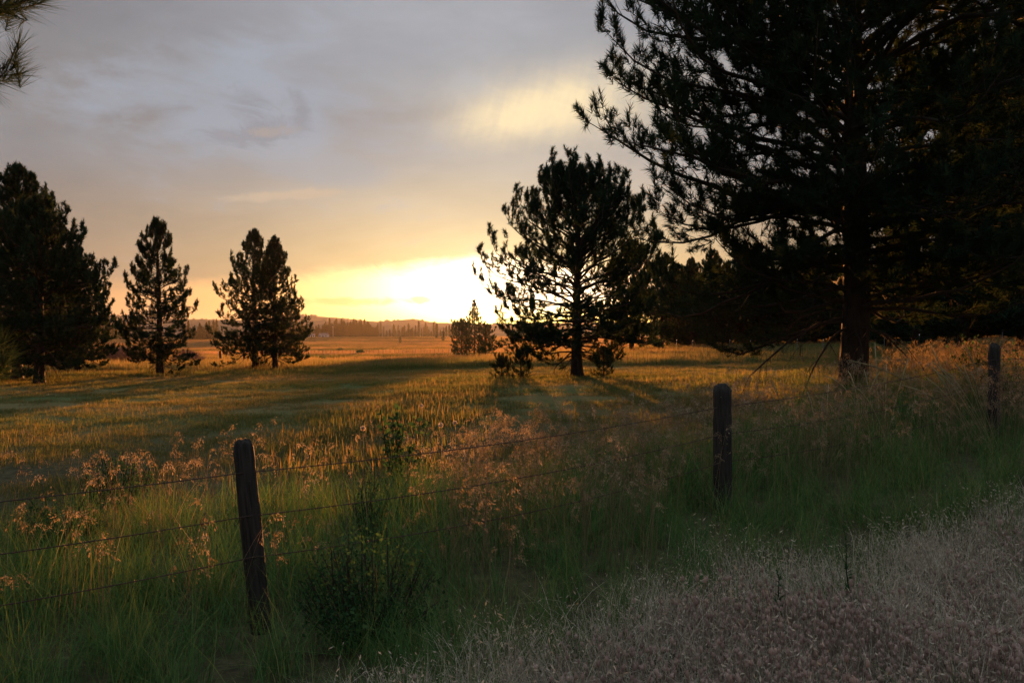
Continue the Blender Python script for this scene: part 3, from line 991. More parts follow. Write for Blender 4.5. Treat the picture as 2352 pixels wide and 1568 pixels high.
def wire_fence(name, a, b, n, h, w, label, mesh, hs, wr, jit=0.0):
    a, b = np.array(a, float), np.array(b, float)
    z0 = ground(*a)
    root = empty(name, (a[0], a[1], z0))
    tag(root, label, 'fence')
    P = []
    rg = np.random.default_rng(n)
    for i in range(n):
        p = a + (b - a) * (i + (rg.uniform(-jit, jit))) / (n - 1)
        z = ground(*p)
        P.append((p[0] - a[0], p[1] - a[1], z - z0))
        obj('fence_post', mesh, root, P[-1], (rg.normal(0, 0.02), rg.normal(0, 0.02), rg.random()), (1, 1, rg.uniform(0.92, 1.06)))
    for hh in hs:
        acc = Acc()
        acc.tube(np.array(P) + np.array([0, 0, hh]), np.full(n, wr), 4)
        obj('wire', acc.mesh('far_wire', M_WIRE), root)


wire_fence('steel_post_fence', (at(1000, 185), 185), (27.2 + 5.4, 53.0), 44, 1.35, 0.055,
           'steel post wire fence running from below the sun to the forest edge', tpost_mesh(1.35, 0.055), (0.4, 0.8, 1.15), 0.006)
wire_fence('valley_fence', (at(690, 262), 262), (at(1060, 232), 232), 40, 1.4, 0.10,
           'distant post fence crossing the pink valley field', tpost_mesh(1.5, 0.13, False), (0.6, 1.1), 0.012, 0.25)
op = post_mesh(77, 1.45, 0.24)
wire_fence('old_post_fence', (at(150, 74), 74), (at(690, 100), 100), 8, 1.4, 0.2,
           'old wooden post fence behind the lone left pine', op, (0.5, 1.0), 0.006, 0.15)

# ---------------------------------------------------------------- farm buildings and poles far away
def farm_house(X, d, w, dp, h, label, rz):
    x = at(X, d)
    r = empty('farm_building', (x, d, ground(x, d) - 0.1), rz)
    tag(r, label, 'building')
    def box(nm, x0, x1, y0, y1, z0, z1, mat, parent):
        v = [(x0, y0, z0), (x1, y0, z0), (x1, y1, z0), (x0, y1, z0), (x0, y0, z1), (x1, y0, z1), (x1, y1, z1), (x0, y1, z1)]
        q = [(3, 2, 1, 0), (0, 1, 5, 4), (1, 2, 6, 5), (2, 3, 7, 6), (3, 0, 4, 7), (4, 5, 6, 7)]
        return obj(nm, mesh_from(nm, v, None, q, None, False, (mat,)), parent)
    box('wall', -w / 2, w / 2, -dp / 2, dp / 2, 0, h, M_WALL, r)
    e = 0.35
    v = [(-w / 2 - e, -dp / 2 - e, h), (w / 2 + e, -dp / 2 - e, h), (w / 2 + e, dp / 2 + e, h), (-w / 2 - e, dp / 2 + e, h), (-w / 2 - e, 0, h + dp * 0.28), (w / 2 + e, 0, h + dp * 0.28)]
    obj('roof', mesh_from('roof', [(a, b, c + 0.01) for a, b, c in v], [(0, 3, 4), (1, 5, 2)], [(0, 1, 5, 4), (2, 3, 4, 5), (3, 2, 1, 0)], None, False, (M_ROOF,)), r)
    for k in range(3):
        cx = -w / 2 + w * (k + 0.5) / 3
        box('window' if k != 1 else 'door', cx - 0.55, cx + 0.55, -dp / 2 - 0.06, -dp / 2 - 0.003, 1.0 if k != 1 else 0.05, 2.1, M_GLASS, r)


farm_house(716, 790, 6.0, 5.0, 2.6, 'small pale farm building left of its longer neighbour at the far wood', 0.15)
farm_house(744, 795, 9.0, 5.5, 2.7, 'longer white farm building in front of the far dark wood', -0.1)
for X, d, h, lab in ((715.5, 800, 9.5, 'pale utility pole behind the small farm building'), (765, 805, 11.5, 'pale utility pole right of the long farm building')):
    a = Acc(); a.tube([[0, 0, -.5], [0, 0, h]], [0.15, 0.11], 6); a.segs(np.array([[-1.1, 0, h - 0.8]]), np.array([[1.1, 0, h - 0.8]]), 0.07, 0.07)
    x = at(X, d)
    tag(obj('utility_pole', a.mesh('utility_pole', M_TPOST_TIP), None, (x, d, ground(x, d))), lab, 'utility pole')


# ---------------------------------------------------------------- shrubs and weeds
def leafy(seed, h, w, nst, nleaf, lsize, dome=True, tall=False):
    rg = np.random.default_rng(seed)
    st, lf = Acc(), Acc()
    P0, P1 = [], []
    LP, LD = [], []
    for i in range(nst):
        a = rg.random() * 6.28
        r = math.sqrt(rg.random()) * w * 0.5
        top = np.array([math.cos(a) * r, math.sin(a) * r, h * (1 - (r / (w * 0.5)) ** 2 * 0.55) * rg.uniform(0.75, 1.05)])
        if tall:
            top = np.array([math.cos(a) * r, math.sin(a) * r, h * rg.uniform(0.8, 1.0)])
        base = np.array([math.cos(a) * r * 0.25, math.sin(a) * r * 0.25, -0.05])
        mid = base * 0.45 + top * 0.55 + rg.normal(0, 0.03, 3)
        P0 += [base, mid]; P1 += [mid, top]
        m = max(2, nleaf // nst)
        s = rg.uniform(0.25, 1.0, m)
        pp = np.where(s[:, None] < 0.55, base + (mid - base) * (s[:, None] / 0.55), mid + (top - mid) * ((s[:, None] - 0.55) / 0.45))
        LP.append(pp + rg.normal(0, 0.035 if not tall else 0.01, (m, 3))); LD.append(rg.normal(size=(m, 3)) + np.array([0, 0, 0.3]))
    st.segs(np.array(P0), np.array(P1), 0.006 if h < 1.5 else 0.02, 0.003 if h < 1.5 else 0.01)
    LP, LD = np.concatenate(LP), np.concatenate(LD)
    LD /= np.linalg.norm(LD, axis=1, keepdims=True)
    n = len(LP)
    sd = np.cross(LD, rg.normal(size=(n, 3))); sd /= np.linalg.norm(sd, axis=1, keepdims=True)
    L = (rg.uniform(0.7, 1.3, n) * lsize)[:, None]
    v = np.stack([LP, LP + LD * L * 0.5 + sd * L * 0.28, LP + LD * L, LP + LD * L * 0.5 - sd * L * 0.28], 1).reshape(-1, 3)
    lf.add(v, None, np.arange(n * 4).reshape(-1, 4), np.repeat(rg.random(n), 4))
    return st.mesh('stems', M_TWIG), lf.mesh('foliage', M_LEAF)


def shrub(name, X, d, h, w, nst, nleaf, ls, label, cat, seed, tall=False, dz=0.0):
    x = at(X, d)
    r = empty(name, (x, d, ground(x, d) + dz))
    tag(r, label, cat)
    a, b = leafy(seed, h, w, nst, nleaf, ls, True, tall)
    obj('stems', a, r); obj('foliage', b, r)


shrub('leafy_shrub', 845, 5.0, 0.72, 0.95, 60, 3000, 0.032, 'low dark green shrub in the grass right of the leaning post', 'shrub', 1)
shrub('leafy_shrub', 262, 8.6, 0.75, 0.9, 40, 1600, 0.035, 'dark green bush behind the top wire left of the leaning post', 'shrub', 2)
shrub('leafy_shrub', 140, 7.0, 0.62, 0.8, 40, 1500, 0.035, 'shadowed green bush between the wires near the left edge', 'shrub', 3)
shrub('leafy_weed', 925, 9.2, 1.05, 0.7, 12, 380, 0.075, 'broad leaved weed standing up in the orange sunlit grass', 'weed', 4, True)
shrub('leafy_weed', 850, 7.2, 0.75, 0.5, 18, 420, 0.03, 'dark weed below the top wire in the sunlit patch', 'weed', 5)
shrub('leafy_shrub', 2335, 11.5, 1.05, 1.1, 50, 1900, 0.05, 'dark leafy bush right of the third fence post', 'shrub', 6)
shrub('leafy_shrub', 2228, 15.0, 1.2, 1.2, 40, 1200, 0.06, 'dark green bush in the orange grass left of the third post', 'shrub', 7)
shrub('field_bush', 740, 150, 1.3, 1.8, 40, 900, 0.25, 'small dark bush on the pink field below the pair of pines', 'bush', 8)
shrub('field_bush', 827, 245, 1.8, 2.8, 40, 1000, 0.35, 'dark bush by the distant valley fence', 'bush', 9)
shrub('field_bush', 780, 300, 1.4, 3.0, 40, 800, 0.35, 'low dark bush in the upper pink field', 'bush', 10)


def brush(X, d, w, h, n, seed, label):
    rg = np.random.default_rng(seed)
    x = at(X, d)
    a = Acc()
    b0 = np.stack([rg.uniform(-w / 2, w / 2, n), rg.uniform(-0.8, 0.8, n), np.full(n, -0.1)], 1)
    hh = h * (1 - (b0[:, 0] / (w / 2)) ** 2 * 0.5) * rg.uniform(0.6, 1.05, n)
    b1 = b0 + np.stack([rg.normal(0, .22, n), rg.normal(0, .22, n), hh * 0.5], 1)
    b2 = b1 + np.stack([rg.normal(0, .32, n), rg.normal(0, .32, n), hh * 0.5], 1)
    a.segs(b0, b1, 0.022, 0.016); a.segs(b1, b2, 0.016, 0.008)
    for k in range(3):
        s = rg.uniform(0.2, 1, (n, 1))
        c = b1 + (b2 - b1) * s
        a.segs(c, c + np.stack([rg.normal(0, .25, n), rg.normal(0, .25, n), rg.uniform(0.05, 0.35, n)], 1), 0.012, 0.006)
    tag(obj('brush_thicket', a.mesh('brush_thicket', M_BRUSH), None, (x, d, ground(x, d))), label, 'brush')


brush(288, 72, 4.6, 1.75, 380, 1, 'reddish twiggy thicket by the old fence left of the lone pine')
brush(433, 80, 2.4, 1.5, 200, 2, 'smaller reddish thicket right of the lone pine trunk')


# tall pale stalks leaning beside the third post
def stalks(X, d, n, seed, lean, h, label, spread=0.35):
    rg = np.random.default_rng(seed)
    x = at(X, d)
    r = empty('pale_grass_clump', (x, d, ground(x, d)))
    tag(r, label, 'grass clump')
    for k in range(n):
        a = Acc()
        b = np.array([rg.normal(0, spread * 0.3), rg.normal(0, spread * 0.3), 0])
        ln_ = h * rg.uniform(0.7, 1.1)
        dx = lean[0] + rg.normal(0, 0.16); dy = lean[1] + rg.normal(0, 0.12)
        s = np.linspace(0, 1, 8)
        droop = rg.uniform(0.0, 0.35) if k % 3 else rg.uniform(0.3, 0.7)
        p = b + np.stack([dx * s * ln_ + dx * droop * s ** 3 * 0.6, dy * s * ln_, ln_ * (s - droop * 0.5 * s ** 3)], 1)
        a.tube(p, np.concatenate([np.full(5, 0.003), [0.007, 0.0085, 0.004]]), 5, rg.random())
        obj('stalk', a.mesh('stalk', M_PALE), r)


stalks(2270, 9.3, 16, 1, (-0.55, -0.1), 1.35, 'pale straw stalks fanning left from the foot of the third post')
stalks(1985, 10.0, 8, 2, (0.05, 0.0), 1.25, 'upright pale stalks with arching tips left of the third post', 1.4)
stalks(1890, 9.4, 4, 3, (-0.25, 0.0), 1.25, 'few pale arching stalks in front of the big trunk', 0.9)


# fluffy seed balls in the lit streak
def seed_ball(X, d, h, label):
    rg = np.random.default_rng(int(X))
    x = at(X, d)
    r = empty('seed_head_plant', (x, d, ground(x, d)))
    tag(r, label, 'seed head', 'fluffy seed heads')
    a = Acc(); a.tube([[0, 0, 0], [0.01, 0, h * 0.6], [0, 0, h]], [0.004, 0.003, 0.003], 5, 0.4)
    obj('stem', a.mesh('stem', M_PALE), r)
    n = 160
    D = rg.normal(size=(n, 3)); D /= np.linalg.norm(D, axis=1, keepdims=True)
    sd = np.cross(D, rg.normal(size=(n, 3))); sd /= np.linalg.norm(sd, axis=1, keepdims=True)
    c = np.array([0, 0, h + 0.02])
    v = np.stack([c + D * 0.003, c + D * 0.035 + sd * 0.006, c + D * 0.035 - sd * 0.006], 1).reshape(-1, 3)
    b = Acc(); b.add(v, np.arange(n * 3).reshape(-1, 3), None, 0.5)
    obj('seed_ball', b.mesh('seed_ball', M_FLUFF), r)


seed_ball(968, 13.5, 0.62, 'fluffy seed ball highest up in the orange light streak')
seed_ball(833, 10.6, 0.62, 'fluffy seed ball left of the light streak')
seed_ball(1012, 10.4, 0.66, 'fluffy seed ball at the right of the broad leaved weed')
seed_ball(1045, 12.0, 0.50, 'fluffy seed ball at the shaded edge of the light streak')


def stem_weed(X, d, h, seed, label):
    rg = np.random.default_rng(seed)
    x = at(X, d)
    r = empty('tall_weed', (x, d, ground(x, d)))
    tag(r, label, 'weed')
    s = np.linspace(0, 1, 8)
    p = np.stack([-0.10 * h * s ** 1.5 + 0.01 * np.sin(s * 9), 0 * s, h * s], 1)
    a = Acc(); a.tube(p, np.linspace(0.006, 0.0025, 8), 5)
    obj('stem', a.mesh('stem', M_LEAF), r)
    n = 46
    ss = rg.uniform(0.1, 1, n)
    P = np.stack([np.interp(ss, s, p[:, k]) for k in range(3)], 1)
    az = rg.random(n) * 6.28
    D = np.stack([np.cos(az), np.sin(az), rg.uniform(0.2, 0.9, n)], 1); D /= np.linalg.norm(D, axis=1, keepdims=True)
    sd = np.cross(D, np.array([0, 0, 1.0])); sd /= np.linalg.norm(sd, axis=1, keepdims=True)
    L = (0.055 * (1.2 - ss) + 0.012)[:, None]
    v = np.stack([P, P + D * L * .5 + sd * L * .2, P + D * L, P + D * L * .5 - sd * L * .2], 1).reshape(-1, 3)
    b = Acc(); b.add(v, None, np.arange(n * 4).reshape(-1, 4), 0.5)
    obj('foliage', b.mesh('foliage', M_LEAF), r)


stem_weed(1960, 4.75, 0.62, 1, 'thin dark green weed stem rising out of the pinkish clover')
stem_weed(1800, 4.7, 0.40, 2, 'short dark weed stem at the edge of the dry verge')


# ---------------------------------------------------------------- grasses
def blade_pts(base, az, h, bend, w, n=3):
    """arching flat blade as a strip ending in a point"""
    s = np.linspace(0, 1, n + 1)
    out = bend * h * s ** 2
    z = h * (s - 0.25 * bend * s ** 2)
    c = np.stack([base[0] + np.cos(az) * out, base[1] + np.sin(az) * out, z], 1)
    side = np.array([-math.sin(az), math.cos(az), 0])
    ws = w * 0.5 * (1 - s ** 1.5)
    v = np.empty((2 * n + 1, 3))
    v[0:2 * n:2] = c[:-1] - side * ws[:-1, None]
    v[1:2 * n:2] = c[:-1] + side * ws[:-1, None]
    v[2 * n] = c[-1]
    q = [(2 * k, 2 * k + 1, 2 * k + 3, 2 * k + 2) for k in range(n - 1)]
    t = [(2 * n - 2, 2 * n - 1, 2 * n)]
    return v, t, q


HIDE = bpy.data.collections.new('grass_kinds')


def variant_col(name, meshes):
    c = bpy.data.collections.new(name)
    for i, m in enumerate(meshes):
        o = bpy.data.objects.new('%s_%02d' % (name, i), m)
        c.objects.link(o)
    return c


def green_clump(seed, n=46, h0=0.22, h1=0.74, sp=0.19, w=0.0062, lo=0.0, hi=0.9):
    rg = np.random.default_rng(seed)
    a = Acc()
    for i in range(n):
        b = rg.normal(0, sp * 0.5, 2)
        v, t, q = blade_pts(b, rg.random() * 6.28, rg.uniform(h0, h1), rg.uniform(0.05, 0.9) if rg.random() < 0.8 else rg.uniform(0.9, 2.0), w * rg.uniform(0.6, 1.2), 3)
        tt = rg.uniform(lo, hi)
        if rg.random() < 0.14:
            tt = rg.uniform(0.8, 1.1)
        a.add(v, t, q, tt)
    return a.mesh('green_clump', M_BLADE)


def brome_clump(seed, n=6, h0=0.66, h1=1.02, sp=0.26, spk=38, droop=1.0, sl=0.0225):
    """stems with one-sided drooping panicles"""
    rg = np.random.default_rng(seed)
    a = Acc()
    for i in range(n):
        b = rg.normal(0, sp * 0.5, 2)
        h = rg.uniform(h0, h1)
        az = rg.normal(0.2, 0.9) + (math.pi if rg.random() < 0.35 else 0)
        ln_ = rg.uniform(0.0, 0.22)
        s = np.linspace(0, 1, 6)
        p = np.stack([b[0] + np.cos(az) * ln_ * h * s ** 2, b[1] + np.sin(az) * ln_ * h * s ** 2, h * s], 1)
        top = p[-1]
        hd = rg.uniform(0.16, 0.24)
        # nodding top
        k = np.linspace(0, 1, 5)[1:]
        nod = top + np.stack([np.cos(az) * hd * 0.55 * k ** 1.2, np.sin(az) * hd * 0.55 * k ** 1.2, hd * (0.55 * k - 0.75 * droop * k ** 2.2)], 1)
        tt = rg.uniform(0.1, 0.9)
        a.tube(np.vstack([p, nod]), np.concatenate([np.linspace(0.0019, 0.0013, 6), [0.0012, 0.001, 0.0009, 0.0007]]), 3, tt * 0.7, False)
        axis = np.vstack([p[-2:-1] * 0.45 + top * 0.55, top, nod])
        m = spk
        sp_ = rg.random(m)
        cum = np.linspace(0, 1, len(axis))
        c = np.stack([np.interp(sp_, cum, axis[:, q]) for q in range(3)], 1)
        a3 = az + rg.normal(0, 0.6, m)
        d = np.stack([np.cos(a3) * rg.uniform(0.15, 0.9, m), np.sin(a3) * rg.uniform(0.15, 0.9, m), rg.uniform(-1.1, 0.25, m) * droop], 1)
        d /= np.linalg.norm(d, axis=1, keepdims=True)
        c2 = c + d * rg.uniform(0.008, 0.035, (m, 1))
        L = sl * rg.uniform(0.7, 1.25, (m, 1))
        sd = np.cross(d, rg.normal(size=(m, 3))); sd /= np.linalg.norm(sd, axis=1, keepdims=True)
        d2 = d + np.array([0, 0, -0.35]); d2 /= np.linalg.norm(d2, axis=1, keepdims=True)
        v = np.stack([c2, c2 + d2 * L * 0.45 + sd * L * 0.15, c2 + d2 * L, c2 + d2 * L * 0.45 - sd * L * 0.15], 1).reshape(-1, 3)
        a.add(v, None, np.arange(m * 4).reshape(-1, 4), np.repeat(np.clip(tt + rg.normal(0, 0.2, m), 0, 1), 4))
    return a.mesh('brome_clump', M_HEAD)


def field_patch(seed, n=520, size=1.1, h0=0.03, h1=0.095, w=0.0065, mat=None, lo=0.0, hi=1.0, stems=14, sh=0.15):
    rg = np.random.default_rng(seed)
    b = rg.uniform(-size / 2, size / 2, (n, 2))
    h = rg.uniform(h0, h1, n)
    isst = np.arange(n) < stems
    h[isst] = sh * rg.uniform(0.7, 1.2, stems)
    az = rg.random(n) * 6.28
    be = rg.uniform(0.1, 0.9, n) * np.where(isst, 0.3, 1)
    sd = np.stack([-np.sin(az), np.cos(az), np.zeros(n)], 1) * (w * 0.5 * rg.uniform(0.6, 1.3, n))[:, None]
    p0 = np.concatenate([b, np.zeros((n, 1)) - 0.01], 1)
    mid = p0 + np.stack([np.cos(az) * be * h * 0.3, np.sin(az) * be * h * 0.3, h * 0.6], 1)
    tip = p0 + np.stack([np.cos(az) * be * h, np.sin(az) * be * h, h], 1)
    v = np.stack([p0 - sd, p0 + sd, mid + sd * 0.8, mid - sd * 0.8, tip], 1).reshape(-1, 3)
    k = np.arange(n)[:, None] * 5
    q = k + np.array([0, 1, 2, 3]); t = k + np.array([3, 2, 4])
    tint = np.where(isst, rg.uniform(0.75, 1.1, n), rg.uniform(lo, hi, n))
    a = Acc(); a.add(v, t, q, np.repeat(tint, 5))
    return a.mesh('field_patch', mat or M_FIELD)


def dry_clump(seed, n=60, h0=0.06, h1=0.30, sp=0.26):
    rg = np.random.default_rng(seed)
    a = Acc()
    for i in range(n):
        b = rg.normal(0, sp * 0.5, 2)
        v, t, q = blade_pts(b, rg.random() * 6.28, rg.uniform(h0, h1), rg.uniform(0.2, 1.5), 0.0042 * rg.uniform(0.6, 1.3), 3)
        a.add(v, t, q, rg.random())
    # small awned seed heads
    m = 34
    c = np.concatenate([rg.normal(0, sp * 0.5, (m, 2)), rg.uniform(h0, h1, (m, 1))], 1)
    d = rg.normal(size=(m, 3)); d /= np.linalg.norm(d, axis=1, keepdims=True)
    sd = np.cross(d, rg.normal(size=(m, 3))); sd /= np.linalg.norm(sd, axis=1, keepdims=True)
    L = rg.uniform(0.015, 0.035, (m, 1))
    v = np.stack([c, c + d * L * .5 + sd * .0035, c + d * L, c + d * L * .5 - sd * .0035], 1).reshape(-1, 3)
    a.add(v, None, np.arange(m * 4).reshape(-1, 4), np.repeat(rg.uniform(.3, 1, m), 4))
    return a.mesh('dry_clump', M_DRY)


def clover_clump(seed, n=16, sp=0.24):
    rg = np.random.default_rng(seed)
    a = Acc()
    th = np.arange(6) * 2 * np.pi / 6
    for i in range(n):
        b = np.append(rg.normal(0, sp * 0.5, 2), 0)
        h = rg.uniform(0.10, 0.26)
        top = b + np.array([rg.normal(0, 0.03), rg.normal(0, 0.03), h])
        tt = rg.random()
        a.segs(b[None], top[None], 0.0018, 0.0014, 0.1)
        # furry egg-shaped head: core and hairs
        L, r = rg.uniform(0.018, 0.028), rg.uniform(0.0065, 0.009)
        rings = [(0.0, 0.5), (0.3, 1.0), (0.65, 0.9), (0.95, 0.35)]
        v = np.concatenate([np.stack([top[0] + np.cos(th) * r * k, top[1] + np.sin(th) * r * k, np.full(6, top[2] + L * z)], 1) for z, k in rings])
        ii, jj = np.meshgrid(np.arange(3), np.arange(6), indexing='ij')
        q = np.stack([ii * 6 + jj, ii * 6 + (jj + 1) % 6, (ii + 1) * 6 + (jj + 1) % 6, (ii + 1) * 6 + jj], -1).reshape(-1, 4)
        a.add(v, None, q, tt * 0.7)
        m = 16
        z = rg.random(m); ph = rg.random(m) * 6.28
        c = np.stack([top[0] + np.cos(ph) * r * .8, top[1] + np.sin(ph) * r * .8, top[2] + L * z], 1)
        d = np.stack([np.cos(ph), np.sin(ph), rg.uniform(0.1, 1.1, m)], 1)
        e = c + d * rg.uniform(.004, .008, (m, 1))
        sd = np.stack([-np.sin(ph), np.cos(ph), 0 * ph], 1) * 0.0013
        a.add(np.stack([c - sd, c + sd, e], 1).reshape(-1, 3), np.arange(m * 3).reshape(-1, 3), None, min(1, tt + 0.2))
    return a.mesh('clover_clump', M_CLOVER)


def scatter(name, label, cat, pts, rz, sc, coll, tilt=None, sc_z=None):
    n = len(pts)
    me = bpy.data.meshes.new(name)
    me.vertices.add(n)
    me.vertices.foreach_set('co', np.asarray(pts, np.float32).ravel())
    nv = len(coll.objects)
    rg = np.random.default_rng(n)
    rot = np.zeros((n, 3), np.float32)
    rot[:, 2] = rz
    if tilt is not None:
        rot[:, :2] = tilt
    a = me.attributes.new('rot', 'FLOAT_VECTOR', 'POINT'); a.data.foreach_set('vector', rot.ravel())
    scv = np.repeat(np.asarray(sc, np.float32)[:, None], 3, 1)
    if sc_z is not None:
        scv[:, 2] *= sc_z
    a = me.attributes.new('scl', 'FLOAT_VECTOR', 'POINT'); a.data.foreach_set('vector', scv.ravel())
    a = me.attributes.new('idx', 'INT', 'POINT'); a.data.foreach_set('value', rg.integers(0, nv, n).astype(np.int32))
    me.update()
    o = obj(name, me)
    tag(o, label, cat, kind='stuff')
    ng = bpy.data.node_groups.new(name + '_scatter', 'GeometryNodeTree')
    ng.interface.new_socket('Geometry', in_out='INPUT', socket_type='NodeSocketGeometry')
    ng.interface.new_socket('Geometry', in_out='OUTPUT', socket_type='NodeSocketGeometry')
    gi = ng.nodes.new('NodeGroupInput'); go = ng.nodes.new('NodeGroupOutput')
    ip = ng.nodes.new('GeometryNodeInstanceOnPoints')
    ci = ng.nodes.new('GeometryNodeCollectionInfo')
    ci.inputs['Collection'].default_value = coll
    ci.inputs['Separate Children'].default_value = True
    ci.inputs['Reset Children'].default_value = True
    def na(nm, typ):
        q = ng.nodes.new('GeometryNodeInputNamedAttribute')
        q.data_type = typ
        q.inputs['Name'].default_value = nm
        return q.outputs['Attribute']
    ng.links.new(gi.outputs[0], ip.inputs['Points'])
    ng.links.new(ci.outputs[0], ip.inputs['Instance'])
    ip.inputs['Pick Instance'].default_value = True
    ng.links.new(na('idx', 'INT'), ip.inputs['Instance Index'])
    e2r = ng.nodes.new('FunctionNodeEulerToRotation')
    ng.links.new(na('rot', 'FLOAT_VECTOR'), e2r.inputs[0])
    ng.links.new(e2r.outputs[0], ip.inputs['Rotation'])
    ng.links.new(na('scl', 'FLOAT_VECTOR'), ip.inputs['Scale'])
    ng.links.new(ip.outputs[0], go.inputs[0])
    md = o.modifiers.new('scatter', 'NODES')
    md.node_group = ng
    return o


def sample(n_per_m2, d0, d1, umax, seed):
    rg = np.random.default_rng(seed)
    area = umax * (d1 * d1 - d0 * d0)
    n = int(area * n_per_m2)
    d = np.sqrt(rg.uniform(d0 * d0, d1 * d1, n))
    x = rg.uniform(-umax, umax, n) * d
    return x, d, rg


def side_of_fence(x, y):
    return (x - FP1[0]) * FN[0] + (y - FP1[1]) * FN[1]


def pts3(x, y, dz=0.0):
    return np.stack([x, y, ground(x, y) + dz], 1)


C_GREEN = variant_col('green_clump', [green_clump(i) for i in range(6)])
C_BROME = variant_col('brome_clump', [brome_clump(i) for i in range(7)])
C_FIELD = variant_col('field_patch', [field_patch(i) for i in range(5)])
C_DRY = variant_col('dry_clump', [dry_clump(i) for i in range(5)])
C_CLOVER = variant_col('clover_clump', [clover_clump(i) for i in range(5)])
C_MEADOW = variant_col('meadow_patch', [field_patch(20 + i, 260, 2.2, 0.18, 0.5, 0.022, M_FIELD, 0.2, 1.0, 40, 0.6) for i in range(4)])
C_FAR = variant_col('far_patch', [field_patch(30 + i, 170, 5.0, 0.25, 0.60, 0.10, M_FAR, 0.0, 1.0, 20, 0.7) for i in range(4)])

# tall green grass along the fence
x, y, rg = sample(19, 2.6, 19.0, 0.80, 1)
s = side_of_fence(x, y)
edge = 4.3 + 2.2 * (fbm(x * 0.35, y * 0.35, 5) - 0.5) + np.clip(x - 4, 0, 6) * 0.25
keep = (s > -1.6 - 0.3 * np.clip(0.8 - x, 0, 1) + 1.0 * (fbm(x * 0.8, y * 0.8, 9) - 0.5) - 0.10 * np.clip(x - 1, 0, 5)) & (s < edge)
keep |= (s > -4.5) & (s < -1) & (rg.random(len(x)) < 0.05 + 0.25 * np.clip((s + 2.4), 0, 1))
keep &= rg.random(len(x)) < np.clip((edge - s) / 1.6, 0.12, 1)
x, y = x[keep], y[keep]
hs = (0.72 + 0.5 * fbm(x * 0.6, y * 0.6, 15)) * rg.uniform(0.8, 1.15, len(x)) * np.clip((edge[keep] - s[keep]) / 1.4, 0.45, 1) * np.where(s[keep] < 0.3, 0.72, 1.0)
scatter('tall_green_grass', 'tall green grass growing along both sides of the wire fence', 'grass', pts3(x, y), rg.random(len(x)) * 6.28, hs, C_GREEN,
        rg.normal(0, 0.20, (len(x), 2)))

# brome with nodding tan heads
x, y, rg = sample(21, 2.8, 21.0, 0.80, 2)
s = side_of_fence(x, y)
dens = fbm(x * 0.45, y * 0.45, 21)
edge = 4.0 + 2.6 * (fbm(x * 0.3, y * 0.3, 25) - 0.5) + np.clip(x - 3, 0, 6) * 0.40
pr = np.clip((dens - 0.30) * 2.4, np.where(x > -0.5, 0.40, 0.22), 1) * np.clip((edge - s) / 1.2, 0, 1) * np.clip((s + 1.2) / 1.2, 0.0, 1)
pr *= np.where(x < -0.5, 0.32, 1.0)
keep = rg.random(len(x)) < pr
x, y = x[keep], y[keep]
scatter('brome_grass', 'tan brome grass with nodding seed heads standing above the green grass', 'grass', pts3(x, y), rg.normal(0, 1.2, len(x)),
        rg.uniform(0.55, 1.06, len(x)), C_BROME, rg.normal(0, 0.09, (len(x), 2)))

# short field grass
x, y, rg = sample(1.55, 6.0, 64.0, 0.80, 3)
s = side_of_fence(x, y)
keep = s > 2.6
x, y = x[keep], y[keep]
streak = np.exp(-((x + 1.9 - 0.02 * (y - 20)) / 1.3) ** 2) * ((y > 9) & (y < 36)) + 0.8 * np.exp(-((y - 27) / 4.0) ** 2) * ((x > 3) & (x < 14))
strip = np.exp(-((y - (46 + 0.35 * (x + 20))) / 5.0) ** 2) * (x < -8)
scatter('field_grass', 'short dry field grass with green streaks behind the tall fence line grass', 'grass', pts3(x, y), rg.random(len(x)) * 6.28,
        rg.uniform(0.8, 1.2, len(x)) * (1 + 1.2 * strip) * (1 + 0.95 * streak), C_FIELD, rg.normal(0, 0.05, (len(x), 2)))

# longer rough grass farther out
x, y, rg = sample(0.5, 50.0, 150.0, 0.80, 4)
scatter('meadow_grass', 'rough golden meadow grass under and beyond the scattered pines', 'grass', pts3(x, y), rg.random(len(x)) * 6.28,
        rg.uniform(0.7, 1.15, len(x)) * (0.6 + 0.9 * fbm(x * 0.05, y * 0.1, 31)), C_MEADOW)
x, y, rg = sample(0.05, 130.0, 830.0, 0.76, 5)
scatter('valley_grass', 'pink and green grassland of the far valley field', 'grass', pts3(x, y), rg.random(len(x)) * 6.28,
        rg.uniform(0.7, 1.3, len(x)), C_FAR)

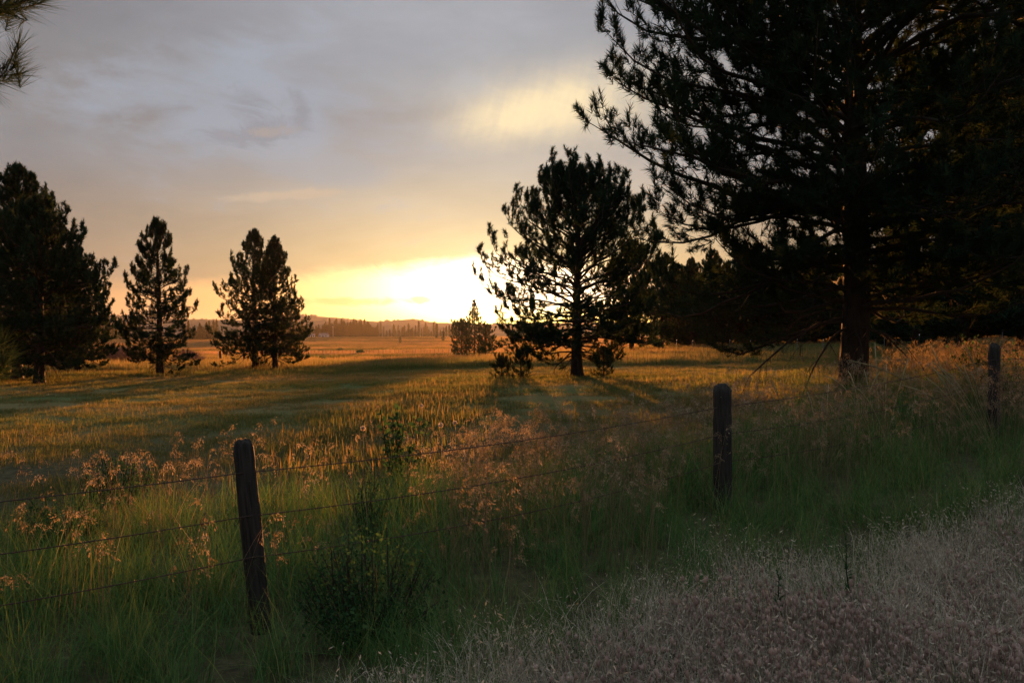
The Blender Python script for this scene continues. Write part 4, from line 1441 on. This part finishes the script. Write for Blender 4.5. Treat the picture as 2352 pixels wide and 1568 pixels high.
# dry verge and clover
x, y, rg = sample(60, 2.4, 13.0, 0.80, 6)
s = side_of_fence(x, y)
edge = -1.42 - 0.3 * np.clip(0.8 - x, 0, 1) + 1.2 * (fbm(x * 0.9, y * 0.9, 41) - 0.5) - 0.12 * np.clip(x - 1, 0, 5)
pd = np.where(s > -2.2, 0.85, 0.62) * np.clip(1 - (s - edge) / 0.45, 0, 1) ** 2 * (0.55 + 0.9 * fbm(x * 1.7, y * 1.7, 43))
keep = (s > -6) & (rg.random(len(x)) < pd)
x, y = x[keep], y[keep]
scatter('dry_verge_grass', 'matted pale dry grass on the road verge', 'grass', pts3(x, y), rg.random(len(x)) * 6.28, rg.uniform(0.7, 1.25, len(x)), C_DRY,
        rg.normal(0, 0.15, (len(x), 2)))
x, y, rg = sample(48, 2.4, 11.0, 0.80, 7)
s = side_of_fence(x, y)
edge = -2.0 + 1.2 * (fbm(x * 0.7, y * 0.7, 45) - 0.5) - 0.08 * np.clip(x - 1, 0, 5)
keep = (s < edge) & (s > -6.5) & (rg.random(len(x)) < np.clip((fbm(x * 1.3, y * 1.3, 47) - 0.22) * 3, 0.1, 1))
x, y = x[keep], y[keep]
scatter('clover_cover', 'pinkish furry clover heads covering the verge at the lower right', 'clover', pts3(x, y), rg.random(len(x)) * 6.28,
        rg.uniform(0.75, 1.3, len(x)), C_CLOVER, rg.normal(0, 0.08, (len(x), 2)))

# ---------------------------------------------------------------- haze
def build_haze():
    m, nt = new_mat('evening_haze')
    pv = nt.nodes.new('ShaderNodeVolumePrincipled')
    pv.inputs['Color'].default_value = (.93, .90, .88, 1)
    pv.inputs['Density'].default_value = 2.2e-5
    pv.inputs['Anisotropy'].default_value = 0.6
    out = nt.nodes.new('ShaderNodeOutputMaterial')
    nt.links.new(pv.outputs[0], out.inputs['Volume'])
    x0, x1, y0, y1, z0, z1 = -2700, 2700, -90, 2450, -12, 50
    v = [(x0, y0, z0), (x1, y0, z0), (x1, y1, z0), (x0, y1, z0), (x0, y0, z1), (x1, y0, z1), (x1, y1, z1), (x0, y1, z1)]
    q = [(3, 2, 1, 0), (0, 1, 5, 4), (1, 2, 6, 5), (2, 3, 7, 6), (3, 0, 4, 7), (4, 5, 6, 7)]
    tag(obj('haze', mesh_from('haze', v, None, q, None, False, (m,))), kind='stuff')


build_haze()
